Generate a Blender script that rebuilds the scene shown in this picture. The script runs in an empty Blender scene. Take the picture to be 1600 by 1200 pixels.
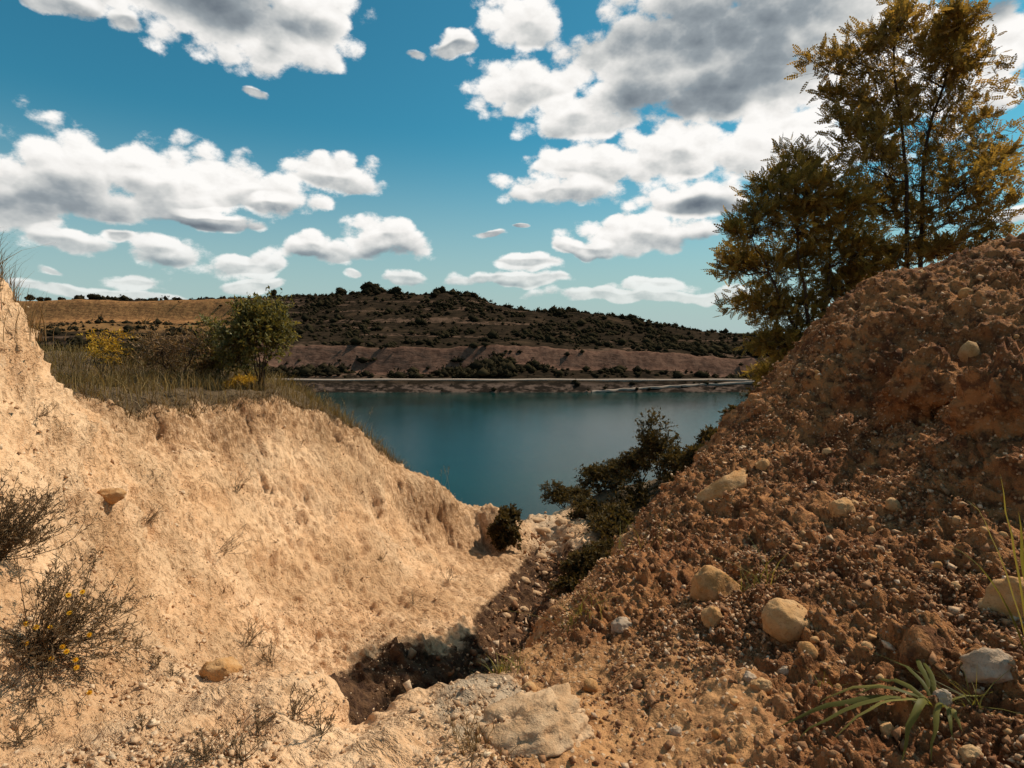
import bpy, math, random
import numpy as np
from mathutils import Vector

# ------------------------------------------------------------------ camera
rad = math.radians
scene = bpy.context.scene
FPX, HOR = 900.0, 515.0                      # focal length in px of a 1600 px wide frame, horizon row
PITCH = math.atan((600.0 - HOR) / FPX)
cam_d = bpy.data.cameras.new('camera')
cam_d.sensor_width = 36.0
cam_d.lens = FPX / 1600.0 * 36.0
cam_d.clip_start, cam_d.clip_end = 0.05, 30000.0
cam = bpy.data.objects.new('camera', cam_d)
scene.collection.objects.link(cam)
cam.location = (0, 0, 0)
cam.rotation_euler = (math.pi / 2 - PITCH, 0, 0)
scene.camera = cam

# ------------------------------------------------------------------ sun
SUN_AZ, SUN_EL = rad(62), rad(48)            # azimuth from the view direction towards the right
sun_dir = Vector((math.sin(SUN_AZ) * math.cos(SUN_EL), math.cos(SUN_AZ) * math.cos(SUN_EL), math.sin(SUN_EL)))
sun_d = bpy.data.lights.new('sun', 'SUN')
sun_d.energy = 5.0
sun_d.angle = rad(0.53)
sun_d.color = (1.0, 0.90, 0.76)
sun = bpy.data.objects.new('sun', sun_d)
scene.collection.objects.link(sun)
sun.rotation_euler = sun_dir.to_track_quat('Z', 'Y').to_euler()

# ------------------------------------------------------------------ exposure
scene.view_settings.view_transform = 'Standard'
scene.view_settings.look = 'None'
scene.view_settings.exposure = 0.0
scene.view_settings.gamma = 1.0
scene.cycles.use_denoising = True
scene.cycles.max_bounces = 5
scene.cycles.use_adaptive_sampling = True
scene.cycles.adaptive_threshold = 0.025
scene.cycles.diffuse_bounces = 3
scene.cycles.transparent_max_bounces = 4
scene.cycles.sample_clamp_indirect = 4.0

# ------------------------------------------------------------------ sky
def azel(px, py):
    x, u = (px - 800) / FPX, (600 - py) / FPX
    d = np.array([x, math.cos(PITCH) + u * math.sin(PITCH), -math.sin(PITCH) + u * math.cos(PITCH)])
    d /= np.linalg.norm(d)
    return math.atan2(d[0], d[1]), math.asin(d[2])

CLOUDS = [  # direction of each cumulus puff (given as frame position) and its half width / half height
 (320,0,190,80),(480,20,80,75),(430,65,75,45),(185,35,26,20),(90,0,55,26),(705,68,30,16),(648,75,20,12),(396,140,20,12),
 (115,280,150,85),(20,295,120,85),(260,285,130,58),(400,300,110,36),(510,272,78,30),(330,338,80,14),(420,322,60,18),
 (125,384,85,20),(185,372,42,16),(258,388,82,32),(385,415,66,24),(490,394,72,26),(605,374,88,32),(85,435,30,14),(215,445,60,15),
 (395,447,60,12),(550,428,24,12),(632,435,48,14),(767,370,32,10),(818,358,22,5),(820,415,60,15),(790,437,110,12),(1030,444,65,14),
 (925,385,60,20),(1010,365,120,36),(870,295,85,26),(930,255,85,42),(1085,310,90,32),(1060,240,140,50),(1230,220,170,65),
 (825,35,56,48),(835,140,88,42),(905,185,80,42),(985,110,120,85),(1130,70,230,130),(1330,90,200,130),(1540,90,90,80),(1590,330,44,18),(1010,460,220,14),(160,462,200,12)]
DARKS = [(1140,40,280,75),(1090,148,180,42),(1200,110,110,60),(90,315,210,62),(1080,378,90,18),(1105,318,70,16),(330,0,190,45),(1560,-5,110,35),
 (600,400,80,11),(480,408,60,10),(258,410,80,12),(930,402,70,9),(300,345,150,10),(720,445,260,6)]

world = bpy.data.worlds.new('World')
scene.world = world
world.use_nodes = True
nt = world.node_tree
nt.nodes.clear()
class NG:
    def __init__(self, tree): self.t = tree
    def n(self, kind, **kw):
        node = self.t.nodes.new(kind)
        for k, v in kw.items(): setattr(node, k, v)
        return node
    def put(self, sock, v):
        if v is None: return
        if hasattr(v, 'is_output') or isinstance(v, bpy.types.NodeSocket): self.t.links.new(v, sock)
        else: sock.default_value = v
    def math(self, op, a, b=None, c=None, clamp=False):
        m = self.n('ShaderNodeMath', operation=op, use_clamp=clamp)
        for i, v in enumerate((a, b, c)): self.put(m.inputs[i], v)
        return m.outputs[0]
    def vec(self, op, a, b=None):
        m = self.n('ShaderNodeVectorMath', operation=op)
        self.put(m.inputs[0], a)
        if op == 'SCALE': self.put(m.inputs[3], b)
        else: self.put(m.inputs[1], b)
        return m.outputs['Value'] if op in ('LENGTH', 'DOT_PRODUCT') else m.outputs[0]
    def comb(self, x, y, z=0.0):
        m = self.n('ShaderNodeCombineXYZ')
        for i, v in enumerate((x, y, z)): self.put(m.inputs[i], v)
        return m.outputs[0]
    def sep(self, v):
        m = self.n('ShaderNodeSeparateXYZ'); self.put(m.inputs[0], v); return m.outputs
    def noise(self, v, scale, detail=4, rough=0.55, dist=0.0, col=False):
        m = self.n('ShaderNodeTexNoise'); self.put(m.inputs['Vector'], v)
        m.inputs['Scale'].default_value = scale; m.inputs['Detail'].default_value = detail
        m.inputs['Roughness'].default_value = rough; m.inputs['Distortion'].default_value = dist
        return m.outputs['Color'] if col else m.outputs['Fac']
    def voro(self, v, scale, feature='F1', out='Distance', detail=0.0, rand=1.0, **kw):
        m = self.n('ShaderNodeTexVoronoi', feature=feature); self.put(m.inputs['Vector'], v)
        m.inputs['Scale'].default_value = scale; m.inputs['Randomness'].default_value = rand
        if 'Detail' in m.inputs: m.inputs['Detail'].default_value = detail
        for k, x in kw.items(): m.inputs[k].default_value = x
        return m.outputs[out]
    def ramp(self, f, a, b, lo=0.0, hi=1.0, smooth=True):
        m = self.n('ShaderNodeMapRange', interpolation_type='SMOOTHSTEP' if smooth else 'LINEAR', clamp=True)
        self.put(m.inputs[0], f)
        for i, v in enumerate((a, b, lo, hi)): self.put(m.inputs[1 + i], v)
        return m.outputs[0]
    def mix(self, f, a, b, mode='MIX'):
        m = self.n('ShaderNodeMix', data_type='RGBA', blend_type=mode)
        self.put(m.inputs[0], f); self.put(m.inputs[6], a); self.put(m.inputs[7], b)
        return m.outputs[2]

def rgb(*c): return (c[0], c[1], c[2], 1.0)

g = NG(nt)
tc = g.n('ShaderNodeTexCoord').outputs['Generated']
sx, sy, sz = g.sep(tc)
az = g.math('ARCTAN2', sx, sy)
el = g.math('ARCSINE', sz)
ae = g.comb(az, el, 0.0)
warp = g.vec('SCALE', g.vec('SUBTRACT', g.noise(tc, 9.0, 2, 0.5, col=True), (0.5, 0.5, 0.5)), 0.055)
aew = g.vec('MULTIPLY', g.vec('ADD', ae, warp), (1, 1, 0))
def blob_field(lst, aew):
    acc = None
    for (px, py, rx, ry) in lst:
        a, e = azel(px, py)
        if py > 340: rx, ry = rx * 0.86, ry * 0.86
        sa = math.cos(a) ** 2                       # px -> angle away from the frame centre
        ra, re = rx / FPX * sa / math.cos(e), ry / FPX * math.cos(a) * math.cos(e) ** 2
        mad = g.n('ShaderNodeVectorMath', operation='MULTIPLY_ADD')
        g.put(mad.inputs[0], aew); mad.inputs[1].default_value = (1 / ra, 1 / re, 0); mad.inputs[2].default_value = (-a / ra, -e / re, 0)
        l = g.vec('LENGTH', mad.outputs[0])
        if rx * ry < 420: l = g.math('ADD', l, 0.28)      # small puffs stay thin and ragged
        acc = l if acc is None else g.math('SMOOTH_MIN', acc, l, 0.12)
    return acc
F = g.math('SUBTRACT', 1.0, blob_field(CLOUDS, aew))          # 1 in a puff's middle, 0 at its rim
Fd = g.math('SUBTRACT', 1.0, blob_field(CLOUDS, g.vec('ADD', aew, (0, -0.012, 0))))   # the same a little lower: tells tops from bases
# sky outside the frame carries on with the same kind of scattered cumulus
inframe = g.math('MULTIPLY', g.ramp(g.math('ABSOLUTE', az), 0.72, 0.92, 1, 0), g.ramp(el, 0.56, 0.72, 1, 0))
gen = g.math('MULTIPLY_ADD', g.noise(g.vec('MULTIPLY', tc, (1, 1, 2.2)), 2.6, 3, 0.5), 5.0, -2.95)
gen = g.math('MINIMUM', g.math('MAXIMUM', gen, -1.5), 0.8)
gen = g.math('SUBTRACT', gen, g.math('MULTIPLY', inframe, 3.0))
base = g.math('MULTIPLY', g.math('SUBTRACT', F, Fd), g.ramp(F, -0.3, 0.1))
F = g.math('MAXIMUM', F, gen)
F = g.math('MAXIMUM', F, -1.5)
st = g.vec('MULTIPLY', tc, (1, 1, 1.5))
off = tuple(0.016 * v for v in (sun_dir.x * 0.6, 0.0, 0.9))
def detail(v, nd):
    n1 = g.noise(v, 13.0, nd, 0.66)
    v1 = g.voro(v, 24.0, detail=0.0)
    return g.math('ADD', g.math('MULTIPLY', g.math('SUBTRACT', n1, 0.5), 1.9), g.math('MULTIPLY', g.math('SUBTRACT', 0.45, v1), 0.9))
D0 = detail(st, 8)
D1 = detail(g.vec('ADD', st, off), 4)
dens = g.math('MULTIPLY_ADD', F, 1.1, g.math('ADD', D0, 0.20))
alpha = g.ramp(dens, 0.0, 0.40)
relief = g.math('SUBTRACT', D0, D1)
dark = g.math('SUBTRACT', 1.0, blob_field(DARKS, aew))
dark = g.math('ADD', dark, g.math('MULTIPLY', D0, 0.25))
dark = g.math('MAXIMUM', g.ramp(dark, -0.35, 1.0), g.math('MULTIPLY', g.ramp(gen, 0.25, 0.8), 0.7))
dark = g.math('MULTIPLY', dark, g.ramp(el, 0.05, 0.32, 0.42, 1.0))
light = g.math('SUBTRACT', g.math('MULTIPLY_ADD', relief, 0.42, 0.97), g.math('MULTIPLY', dark, 0.74))
light = g.math('SUBTRACT', light, g.ramp(g.math('ADD', base, g.math('MULTIPLY', D0, 0.22)), -0.06, 0.46, 0.0, g.ramp(el, 0.02, 0.20, 0.18, 0.44)))
light = g.math('MAXIMUM', light, 0.0)
ccol = g.n('ShaderNodeValToRGB')
g.put(ccol.inputs[0], light)
cr = ccol.color_ramp
cr.elements[0].position = 0.0; cr.elements[0].color = rgb(0.135, 0.165, 0.20)
cr.elements[1].position = 1.0; cr.elements[1].color = rgb(1.0, 0.98, 0.95)
for p, c in ((0.35, (0.30, 0.34, 0.37)), (0.62, (0.62, 0.63, 0.62)), (0.82, (0.88, 0.86, 0.83))):
    e_ = cr.elements.new(p); e_.color = rgb(*c)
skyt = g.n('ShaderNodeTexSky', sky_type='NISHITA')
skyt.sun_disc = False
skyt.sun_elevation = SUN_EL
skyt.sun_rotation = SUN_AZ
skyt.air_density, skyt.dust_density, skyt.ozone_density = 1.0, 0.6, 2.0
blue = g.mix(1.0, skyt.outputs[0], rgb(0.25, 0.88, 0.86), 'MULTIPLY')
STR = 0.10
cl10 = g.vec('SCALE', ccol.outputs[0], 1.0 / STR)
far = g.ramp(el, 0.0, 0.16, 0.55, 1.0)            # low clouds are far off and thinned by the air
bank = g.mix(g.ramp(el, -0.03, 0.33, 0.94, 0.0), blue, rgb(0.44 / STR, 0.545 / STR, 0.54 / STR))   # pale bank of far cloud low down
skycol = g.mix(g.math('MULTIPLY', alpha, far), bank, cl10)
bg = g.n('ShaderNodeBackground')
g.put(bg.inputs[0], skycol)
bg.inputs[1].default_value = STR
g.put(g.n('ShaderNodeOutputWorld').inputs[0], bg.outputs[0])
world.cycles.sampling_method = 'MANUAL'
world.cycles.sample_map_resolution = 512

# ------------------------------------------------------------------ numeric helpers
rng = np.random.default_rng(7)
random.seed(7)

def at(px, py, Y):
    """point seen at frame position (px, py) and lying Y metres ahead"""
    x, u = (px - 800) / FPX, (600 - py) / FPX
    d = np.array([x, math.cos(PITCH) + u * math.sin(PITCH), -math.sin(PITCH) + u * math.cos(PITCH)])
    return d * (Y / d[1])

def h32(ix, iy, iz, seed):
    h = (ix.astype(np.uint32) * np.uint32(374761393)) ^ (iy.astype(np.uint32) * np.uint32(668265263)) ^ (iz.astype(np.uint32) * np.uint32(2147483647 - 58)) ^ np.uint32((seed * 974711 + 12345) & 0xffffffff)
    h = (h ^ (h >> np.uint32(13))) * np.uint32(1274126177)
    h = (h ^ (h >> np.uint32(16))) * np.uint32(2246822519)
    return h ^ (h >> np.uint32(15))

def perlin(p, seed=0):
    p = p.astype(np.float32)
    i = np.floor(p).astype(np.int32); f = p - i
    u = f * f * f * (f * (f * 6 - 15) + 10)
    out = np.zeros(len(p), np.float32)
    for dx in (0, 1):
        wx = u[:, 0] if dx else 1 - u[:, 0]
        for dy in (0, 1):
            wy = u[:, 1] if dy else 1 - u[:, 1]
            for dz in (0, 1):
                wz = u[:, 2] if dz else 1 - u[:, 2]
                h = h32(i[:, 0] + dx, i[:, 1] + dy, i[:, 2] + dz, seed)
                gx = (h & np.uint32(1023)).astype(np.float32) / 511.5 - 1
                gy = ((h >> np.uint32(10)) & np.uint32(1023)).astype(np.float32) / 511.5 - 1
                gz = ((h >> np.uint32(20)) & np.uint32(1023)).astype(np.float32) / 511.5 - 1
                out += wx * wy * wz * (gx * (f[:, 0] - dx) + gy * (f[:, 1] - dy) + gz * (f[:, 2] - dz))
    return out * 1.3

def fbm(p, octaves=4, seed=0, gain=0.5):
    out = np.zeros(len(p), np.float32); a = 1.0
    for k in range(octaves):
        out += a * perlin(p * (2.03 ** k), seed + k); a *= gain
    return out

def worley(p, seed=0):
    p = p.astype(np.float32)
    i = np.floor(p).astype(np.int32); f = p - i
    best = np.full(len(p), 9.0, np.float32); ident = np.zeros(len(p), np.float32)
    for dx in (-1, 0, 1):
        for dy in (-1, 0, 1):
            for dz in (-1, 0, 1):
                h = h32(i[:, 0] + dx, i[:, 1] + dy, i[:, 2] + dz, seed)
                qx = dx + (h & np.uint32(1023)).astype(np.float32) / 1023 - f[:, 0]
                qy = dy + ((h >> np.uint32(10)) & np.uint32(1023)).astype(np.float32) / 1023 - f[:, 1]
                qz = dz + ((h >> np.uint32(20)) & np.uint32(1023)).astype(np.float32) / 1023 - f[:, 2]
                d = qx * qx + qy * qy + qz * qz
                m = d < best
                best[m] = d[m]
                ident[m] = ((h[m] >> np.uint32(7)) & np.uint32(255)).astype(np.float32) / 255
    return np.sqrt(best), ident

def sstep(a, b, x):
    t = np.clip((x - a) / (b - a), 0, 1)
    return t * t * (3 - 2 * t)

def unit(v):
    return v / np.maximum(np.linalg.norm(v, axis=-1, keepdims=True), 1e-9)

# ------------------------------------------------------------------ mesh helpers
def new_mesh(name, V, tris=None, quads=None, smooth=False, attrs=None):
    me = bpy.data.meshes.new(name)
    V = np.ascontiguousarray(V, np.float32)
    parts = []
    nt_, nq = (0 if tris is None else len(tris)), (0 if quads is None else len(quads))
    if nt_: parts.append(np.ascontiguousarray(tris, np.int32).ravel())
    if nq: parts.append(np.ascontiguousarray(quads, np.int32).ravel())
    loops = np.concatenate(parts)
    tot = np.concatenate([np.full(nt_, 3, np.int32), np.full(nq, 4, np.int32)])
    start = np.concatenate([[0], np.cumsum(tot)[:-1]]).astype(np.int32)
    me.vertices.add(len(V)); me.vertices.foreach_set('co', V.ravel())
    me.loops.add(len(loops)); me.loops.foreach_set('vertex_index', loops)
    me.polygons.add(len(tot)); me.polygons.foreach_set('loop_start', start)
    me.polygons.foreach_set('loop_total', tot)
    if smooth: me.polygons.foreach_set('use_smooth', np.ones(len(tot), bool))
    for k, a in (attrs or {}).items():
        at_ = me.attributes.new(k, 'FLOAT', 'POINT')
        at_.data.foreach_set('value', np.ascontiguousarray(a, np.float32))
    me.update(calc_edges=True)
    return me

def obj(name, me, mat, parent=None, loc=None):
    o = bpy.data.objects.new(name, me)
    if me is not None and mat is not None and not me.materials: me.materials.append(mat)
    scene.collection.objects.link(o)
    if parent is not None: o.parent = parent
    if loc is not None: o.location = loc
    return o

def tag(o, label=None, cat=None, group=None, kind=None):
    for k, v in (('label', label), ('category', cat), ('group', group), ('kind', kind)):
        if v: o[k] = v
    return o

def empty(name, loc):
    o = bpy.data.objects.new(name, None)
    scene.collection.objects.link(o); o.location = tuple(float(c) for c in loc)
    o.empty_display_size = 0.1
    return o

class MB:
    """collects strips, tubes and leaves into one mesh"""
    def __init__(self): self.V, self.T, self.Q, self.R, self.n = [], [], [], [], 0
    def add(self, V, tris=None, quads=None, rnd=None):
        V = np.asarray(V, np.float32)
        self.V.append(V)
        if tris is not None and len(tris): self.T.append(np.asarray(tris, np.int32) + self.n)
        if quads is not None and len(quads): self.Q.append(np.asarray(quads, np.int32) + self.n)
        self.R.append(np.full(len(V), random.random() if rnd is None else rnd, np.float32) if np.isscalar(rnd) or rnd is None else np.asarray(rnd, np.float32))
        self.n += len(V)
    def tube(self, P, r, sides=5, rnd=None):
        P = np.asarray(P, float); k = len(P)
        r = np.broadcast_to(np.asarray(r, float), (k,))
        t = unit(np.gradient(P, axis=0))
        ref = np.array([0.31, 0.77, 0.2]) if abs(t[0][2]) > 0.7 else np.array([0.1, 0.05, 1.0])
        a = unit(np.cross(t, ref)); b = np.cross(t, a)
        th = np.arange(sides) / sides * 2 * math.pi
        V = (P[:, None] + r[:, None, None] * (np.cos(th)[None, :, None] * a[:, None] + np.sin(th)[None, :, None] * b[:, None])).reshape(-1, 3)
        i = np.arange(k - 1)[:, None] * sides; j = np.arange(sides)[None]; jn = (j + 1) % sides
        self.add(V, quads=np.stack([i + j, i + jn, i + sides + jn, i + sides + j], -1).reshape(-1, 4), rnd=rnd)
    def blade(self, P, w, side, rnd=None, fold=0.0):
        P = np.asarray(P, float); k = len(P)
        w = np.broadcast_to(np.asarray(w, float), (k,)); side = unit(np.asarray(side, float))
        up = unit(np.cross(np.gradient(P, axis=0), side))
        if fold:
            V = np.stack([P - side * w[:, None] + up * (fold * w)[:, None], P, P + side * w[:, None] + up * (fold * w)[:, None]], 1).reshape(-1, 3)
            i = np.arange(k - 1)[:, None] * 3
            q = np.concatenate([np.stack([i, i + 1, i + 4, i + 3], -1), np.stack([i + 1, i + 2, i + 5, i + 4], -1)], 1).reshape(-1, 4)
        else:
            V = np.stack([P - side * w[:, None], P + side * w[:, None]], 1).reshape(-1, 3)
            i = np.arange(k - 1)[:, None] * 2
            q = np.stack([i, i + 1, i + 3, i + 2], -1).reshape(-1, 4)
        self.add(V, quads=q, rnd=rnd)
    def inst(self, tv, tq, pos, xd, yd, scale):
        """copies of a template: its Y along yd, its X along xd"""
        pos = np.asarray(pos, float); n = len(pos)
        if n == 0: return
        yd = unit(np.asarray(yd, float)); xd = np.asarray(xd, float)
        xd = unit(xd - yd * (xd * yd).sum(1, keepdims=True)); zd = np.cross(xd, yd)
        s = np.broadcast_to(np.asarray(scale, float), (n,))[:, None, None]
        V = pos[:, None] + s * (tv[None, :, 0:1] * xd[:, None] + tv[None, :, 1:2] * yd[:, None] + tv[None, :, 2:3] * zd[:, None])
        q = (tq[None] + (np.arange(n) * len(tv))[:, None, None]).reshape(-1, tq.shape[1])
        r = np.repeat(rng.random(n), len(tv))
        self.add(V.reshape(-1, 3), quads=q if tq.shape[1] == 4 else None, tris=q if tq.shape[1] == 3 else None, rnd=r)
    def mesh(self, name, smooth=False):
        return new_mesh(name, np.concatenate(self.V), np.concatenate(self.T) if self.T else None, np.concatenate(self.Q) if self.Q else None, smooth, {'rnd': np.concatenate(self.R)})

# ------------------------------------------------------------------ materials
def material(name):
    m = bpy.data.materials.new(name); m.use_nodes = True
    m.node_tree.nodes.clear()
    return m, NG(m.node_tree)
def principled(gg, color, rough=0.9, normal=None, spec=0.25, ior=None):
    b = gg.n('ShaderNodeBsdfPrincipled')
    gg.put(b.inputs['Base Color'], color); gg.put(b.inputs['Roughness'], rough)
    b.inputs['Specular IOR Level'].default_value = spec
    if ior: b.inputs['IOR'].default_value = ior
    if normal is not None: gg.put(b.inputs['Normal'], normal)
    return b.outputs[0]
def finish(gg, shader): gg.put(gg.n('ShaderNodeOutputMaterial').inputs[0], shader)
def bump(gg, h, dist, strength=1.0, normal=None):
    b = gg.n('ShaderNodeBump'); gg.put(b.inputs['Height'], h)
    b.inputs['Distance'].default_value = dist; b.inputs['Strength'].default_value = strength
    if normal is not None: gg.put(b.inputs['Normal'], normal)
    return b.outputs[0]
def attr(gg, name):
    a = gg.n('ShaderNodeAttribute'); a.attribute_name = name; return a.outputs['Fac']
def pos(gg): return gg.n('ShaderNodeNewGeometry').outputs['Position']

def soil_colours(gg, P):
    n1 = gg.noise(P, 1.3, 4, 0.6); n2 = gg.noise(P, 9.0, 5, 0.65); n3 = gg.noise(P, 55.0, 4, 0.7)
    sand = gg.mix(gg.ramp(n1, 0.35, 0.65), rgb(0.66, 0.385, 0.200), rgb(0.75, 0.485, 0.28))
    sand = gg.mix(gg.math('MULTIPLY', gg.ramp(n2, 0.52, 0.72), 0.55), sand, rgb(0.40, 0.205, 0.088))
    sand = gg.mix(gg.math('MULTIPLY', gg.ramp(n3, 0.55, 0.68), 0.55), sand, rgb(0.27, 0.135, 0.058))
    sand = gg.mix(gg.math('MULTIPLY', gg.ramp(n3, 0.42, 0.30), 0.4), sand, rgb(0.76, 0.60, 0.42))
    geo = gg.sep(P)
    al = gg.math('ADD', gg.math('MULTIPLY', geo[0], 0.76), gg.math('MULTIPLY', geo[1], -0.65))
    ac = gg.math('ADD', gg.math('MULTIPLY', geo[0], 0.65), gg.math('MULTIPLY', geo[1], 0.76))
    stv = gg.comb(gg.math('MULTIPLY', gg.math('SUBTRACT', al, geo[2]), 3.0), gg.math('MULTIPLY', ac, 11.0), gg.math('MULTIPLY', geo[2], 4.0))
    strk = gg.noise(stv, 2.2, 4, 0.7)
    sand = gg.mix(gg.math('MULTIPLY', gg.ramp(strk, 0.54, 0.66), 0.6), sand, rgb(0.34, 0.175, 0.075))
    sand = gg.mix(gg.math('MULTIPLY', gg.ramp(strk, 0.46, 0.34), 0.35), sand, rgb(0.78, 0.57, 0.37))
    sand = gg.mix(gg.math('MULTIPLY', gg.ramp(gg.noise(P, 0.45, 3, 0.5), 0.45, 0.65), 0.45), sand, rgb(0.56, 0.32, 0.155))
    br = gg.mix(gg.ramp(n1, 0.35, 0.62), rgb(0.20, 0.076, 0.028), rgb(0.40, 0.178, 0.066))
    br = gg.mix(gg.math('MULTIPLY', gg.ramp(n2, 0.46, 0.62), 0.8), br, rgb(0.070, 0.026, 0.013))
    vd = gg.voro(P, 38.0); vc = vd.node.outputs['Color']
    grit = gg.math('MULTIPLY', gg.ramp(gg.sep(vc)[0], 0.72, 0.80), gg.ramp(vd, 0.45, 0.30))
    br = gg.mix(gg.math('MULTIPLY', grit, 0.85), br, rgb(0.38, 0.225, 0.12))
    br = gg.mix(gg.math('MULTIPLY', gg.ramp(n3, 0.56, 0.70), 0.5), br, rgb(0.48, 0.26, 0.12))
    return sand, br, grit, n2, n3, strk

M = {}
m, q = material('soil'); P = pos(q)
sand, brown, grit, n2, n3, strk = soil_colours(q, P)
wm = q.ramp(q.math('ADD', attr(q, 'mound'), q.math('MULTIPLY_ADD', q.noise(P, 3.0, 4, 0.6), 0.8, -0.4)), 0.3, 0.7)
col = q.mix(wm, sand, brown)
ws = q.math('MULTIPLY', attr(q, 'scarp'), q.ramp(q.math('ADD', q.math('MULTIPLY', strk, 0.6), q.math('MULTIPLY', n2, 0.4)), 0.38, 0.56, 0.15, 0.85))
col = q.mix(ws, col, rgb(0.33, 0.175, 0.080))
och = q.mix(q.ramp(n2, 0.4, 0.65), rgb(0.48, 0.248, 0.104), rgb(0.33, 0.155, 0.064))
och = q.mix(q.math('MULTIPLY', grit, 0.6), och, rgb(0.58, 0.43, 0.28))
wo = q.ramp(q.math('ADD', attr(q, 'ochre'), q.math('MULTIPLY_ADD', n2, 0.8, -0.4)), 0.3, 0.7)
col = q.mix(wo, col, och)
pale = q.mix(q.ramp(n2, 0.4, 0.7), rgb(0.52, 0.38, 0.25), rgb(0.34, 0.21, 0.12))
wp = q.ramp(q.math('ADD', attr(q, 'pale'), q.math('MULTIPLY_ADD', n2, 0.9, -0.45)), 0.3, 0.7)
col = q.mix(wp, col, pale)
dk = q.mix(q.ramp(n2, 0.42, 0.62), rgb(0.13, 0.068, 0.034), rgb(0.060, 0.030, 0.017))  # moist dark earth, also carrying the pit and gully shade as colour
wd = q.ramp(q.math('ADD', attr(q, 'damp_shade'), q.math('MULTIPLY_ADD', q.noise(P, 4.0, 5, 0.65), 1.6, -0.8)), 0.3, 0.7)
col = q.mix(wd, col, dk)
turf = q.mix(q.ramp(n2, 0.4, 0.6), rgb(0.10, 0.065, 0.035), rgb(0.15, 0.10, 0.055))
wt = q.ramp(q.math('ADD', attr(q, 'turf'), q.math('MULTIPLY_ADD', n2, 0.9, -0.45)), 0.3, 0.7)
col = q.mix(wt, col, turf)
hb = q.math('ADD', q.math('MULTIPLY', q.noise(P, 40.0, 4, 0.7), 0.036), q.math('MULTIPLY', n3, 0.012))
hb = q.math('ADD', hb, q.math('MULTIPLY', n2, 0.06))
hb = q.math('SUBTRACT', hb, q.math('MULTIPLY', q.math('MULTIPLY', q.ramp(strk, 0.50, 0.68), q.math('SUBTRACT', 1.0, attr(q, 'mound'))), 0.022))
hb = q.math('ADD', hb, q.math('MULTIPLY', grit, 0.006))
hb = q.math('MULTIPLY', hb, q.ramp(q.noise(P, 0.9, 3, 0.5), 0.35, 0.65, 0.5, 1.15))
finish(q, principled(q, col, 0.95, bump(q, hb, 1.0, 0.9), 0.12))
M['soil'] = m

def stone_mat(name, c1, c2, c3, scale=9.0):
    m, q = material(name)
    P = q.n('ShaderNodeTexCoord').outputs['Object']
    oi = q.n('ShaderNodeObjectInfo').outputs['Random']
    P2 = q.vec('ADD', pos(q), q.comb(oi, oi, oi))
    n = q.noise(P2, scale, 5, 0.65); n_ = q.noise(P2, scale * 7, 4, 0.7)
    c = q.mix(q.ramp(n, 0.35, 0.65), rgb(*c1), rgb(*c2))
    c = q.mix(q.math('MULTIPLY', q.ramp(n_, 0.52, 0.7), 0.6), c, rgb(*c3))
    hh = q.math('ADD', q.math('MULTIPLY', n, 0.03), q.math('MULTIPLY', n_, 0.008))
    finish(q, principled(q, c, 0.92, bump(q, hh, 1.0, 0.8), 0.15))
    M[name] = m
stone_mat('limestone', (0.53, 0.32, 0.155), (0.45, 0.245, 0.10), (0.31, 0.145, 0.06))
stone_mat('palestone', (0.44, 0.33, 0.235), (0.35, 0.235, 0.145), (0.22, 0.13, 0.075))
stone_mat('earth', (0.24, 0.11, 0.048), (0.36, 0.19, 0.085), (0.14, 0.06, 0.03), 6.0)
stone_mat('orangestone', (0.42, 0.205, 0.070), (0.52, 0.30, 0.135), (0.24, 0.105, 0.04))

def pebble_mat(name, stops):
    m, q = material(name)
    r = q.n('ShaderNodeValToRGB'); q.put(r.inputs[0], attr(q, 'rnd'))
    e = r.color_ramp.elements
    e[0].position, e[0].color = stops[0][0], rgb(*stops[0][1])
    e[1].position, e[1].color = stops[-1][0], rgb(*stops[-1][1])
    for p_, c_ in stops[1:-1]:
        k = e.new(p_); k.color = rgb(*c_)
    n = q.noise(pos(q), 60.0, 3, 0.6)
    c = q.mix(q.ramp(n, 0.4, 0.7, 0.0, 0.6), r.outputs[0], rgb(0.24, 0.115, 0.055))
    finish(q, principled(q, c, 0.92, bump(q, n, 0.01, 0.6), 0.15))
    M[name] = m
pebble_mat('gravel', [(0, (0.17, 0.075, 0.035)), (0.45, (0.28, 0.14, 0.065)), (0.7, (0.36, 0.19, 0.09)), (0.86, (0.50, 0.31, 0.17)), (1, (0.66, 0.49, 0.33))])
pebble_mat('crumbs', [(0, (0.40, 0.23, 0.12)), (0.5, (0.58, 0.38, 0.22)), (1, (0.70, 0.52, 0.34))])

def leaf_mat(name, c1, c2, c3, trans=0.35, gloss=0.3):
    m, q = material(name)
    r = q.n('ShaderNodeValToRGB'); q.put(r.inputs[0], attr(q, 'rnd'))
    e = r.color_ramp.elements
    e[0].color, e[1].color = rgb(*c1), rgb(*c3)
    k = e.new(0.55); k.color = rgb(*c2)
    b = principled(q, r.outputs[0], 0.5, None, gloss)
    t = q.n('ShaderNodeBsdfTranslucent')
    q.put(t.inputs[0], q.mix(1.0, r.outputs[0], rgb(1.5, 1.25, 0.6), 'MULTIPLY'))
    mx = q.n('ShaderNodeMixShader'); mx.inputs[0].default_value = trans
    q.put(mx.inputs[1], b); q.put(mx.inputs[2], t.outputs[0])
    finish(q, mx.outputs[0]); M[name] = m
leaf_mat('robinia', (0.12, 0.086, 0.028), (0.21, 0.143, 0.042), (0.32, 0.205, 0.06), 0.5, 0.1)
leaf_mat('robinia_lo', (0.12, 0.088, 0.026), (0.21, 0.147, 0.040), (0.33, 0.225, 0.058), 0.5, 0.1)
leaf_mat('shrub_green', (0.075, 0.070, 0.022), (0.14, 0.125, 0.038), (0.24, 0.20, 0.07), 0.35, 0.2)
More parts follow.
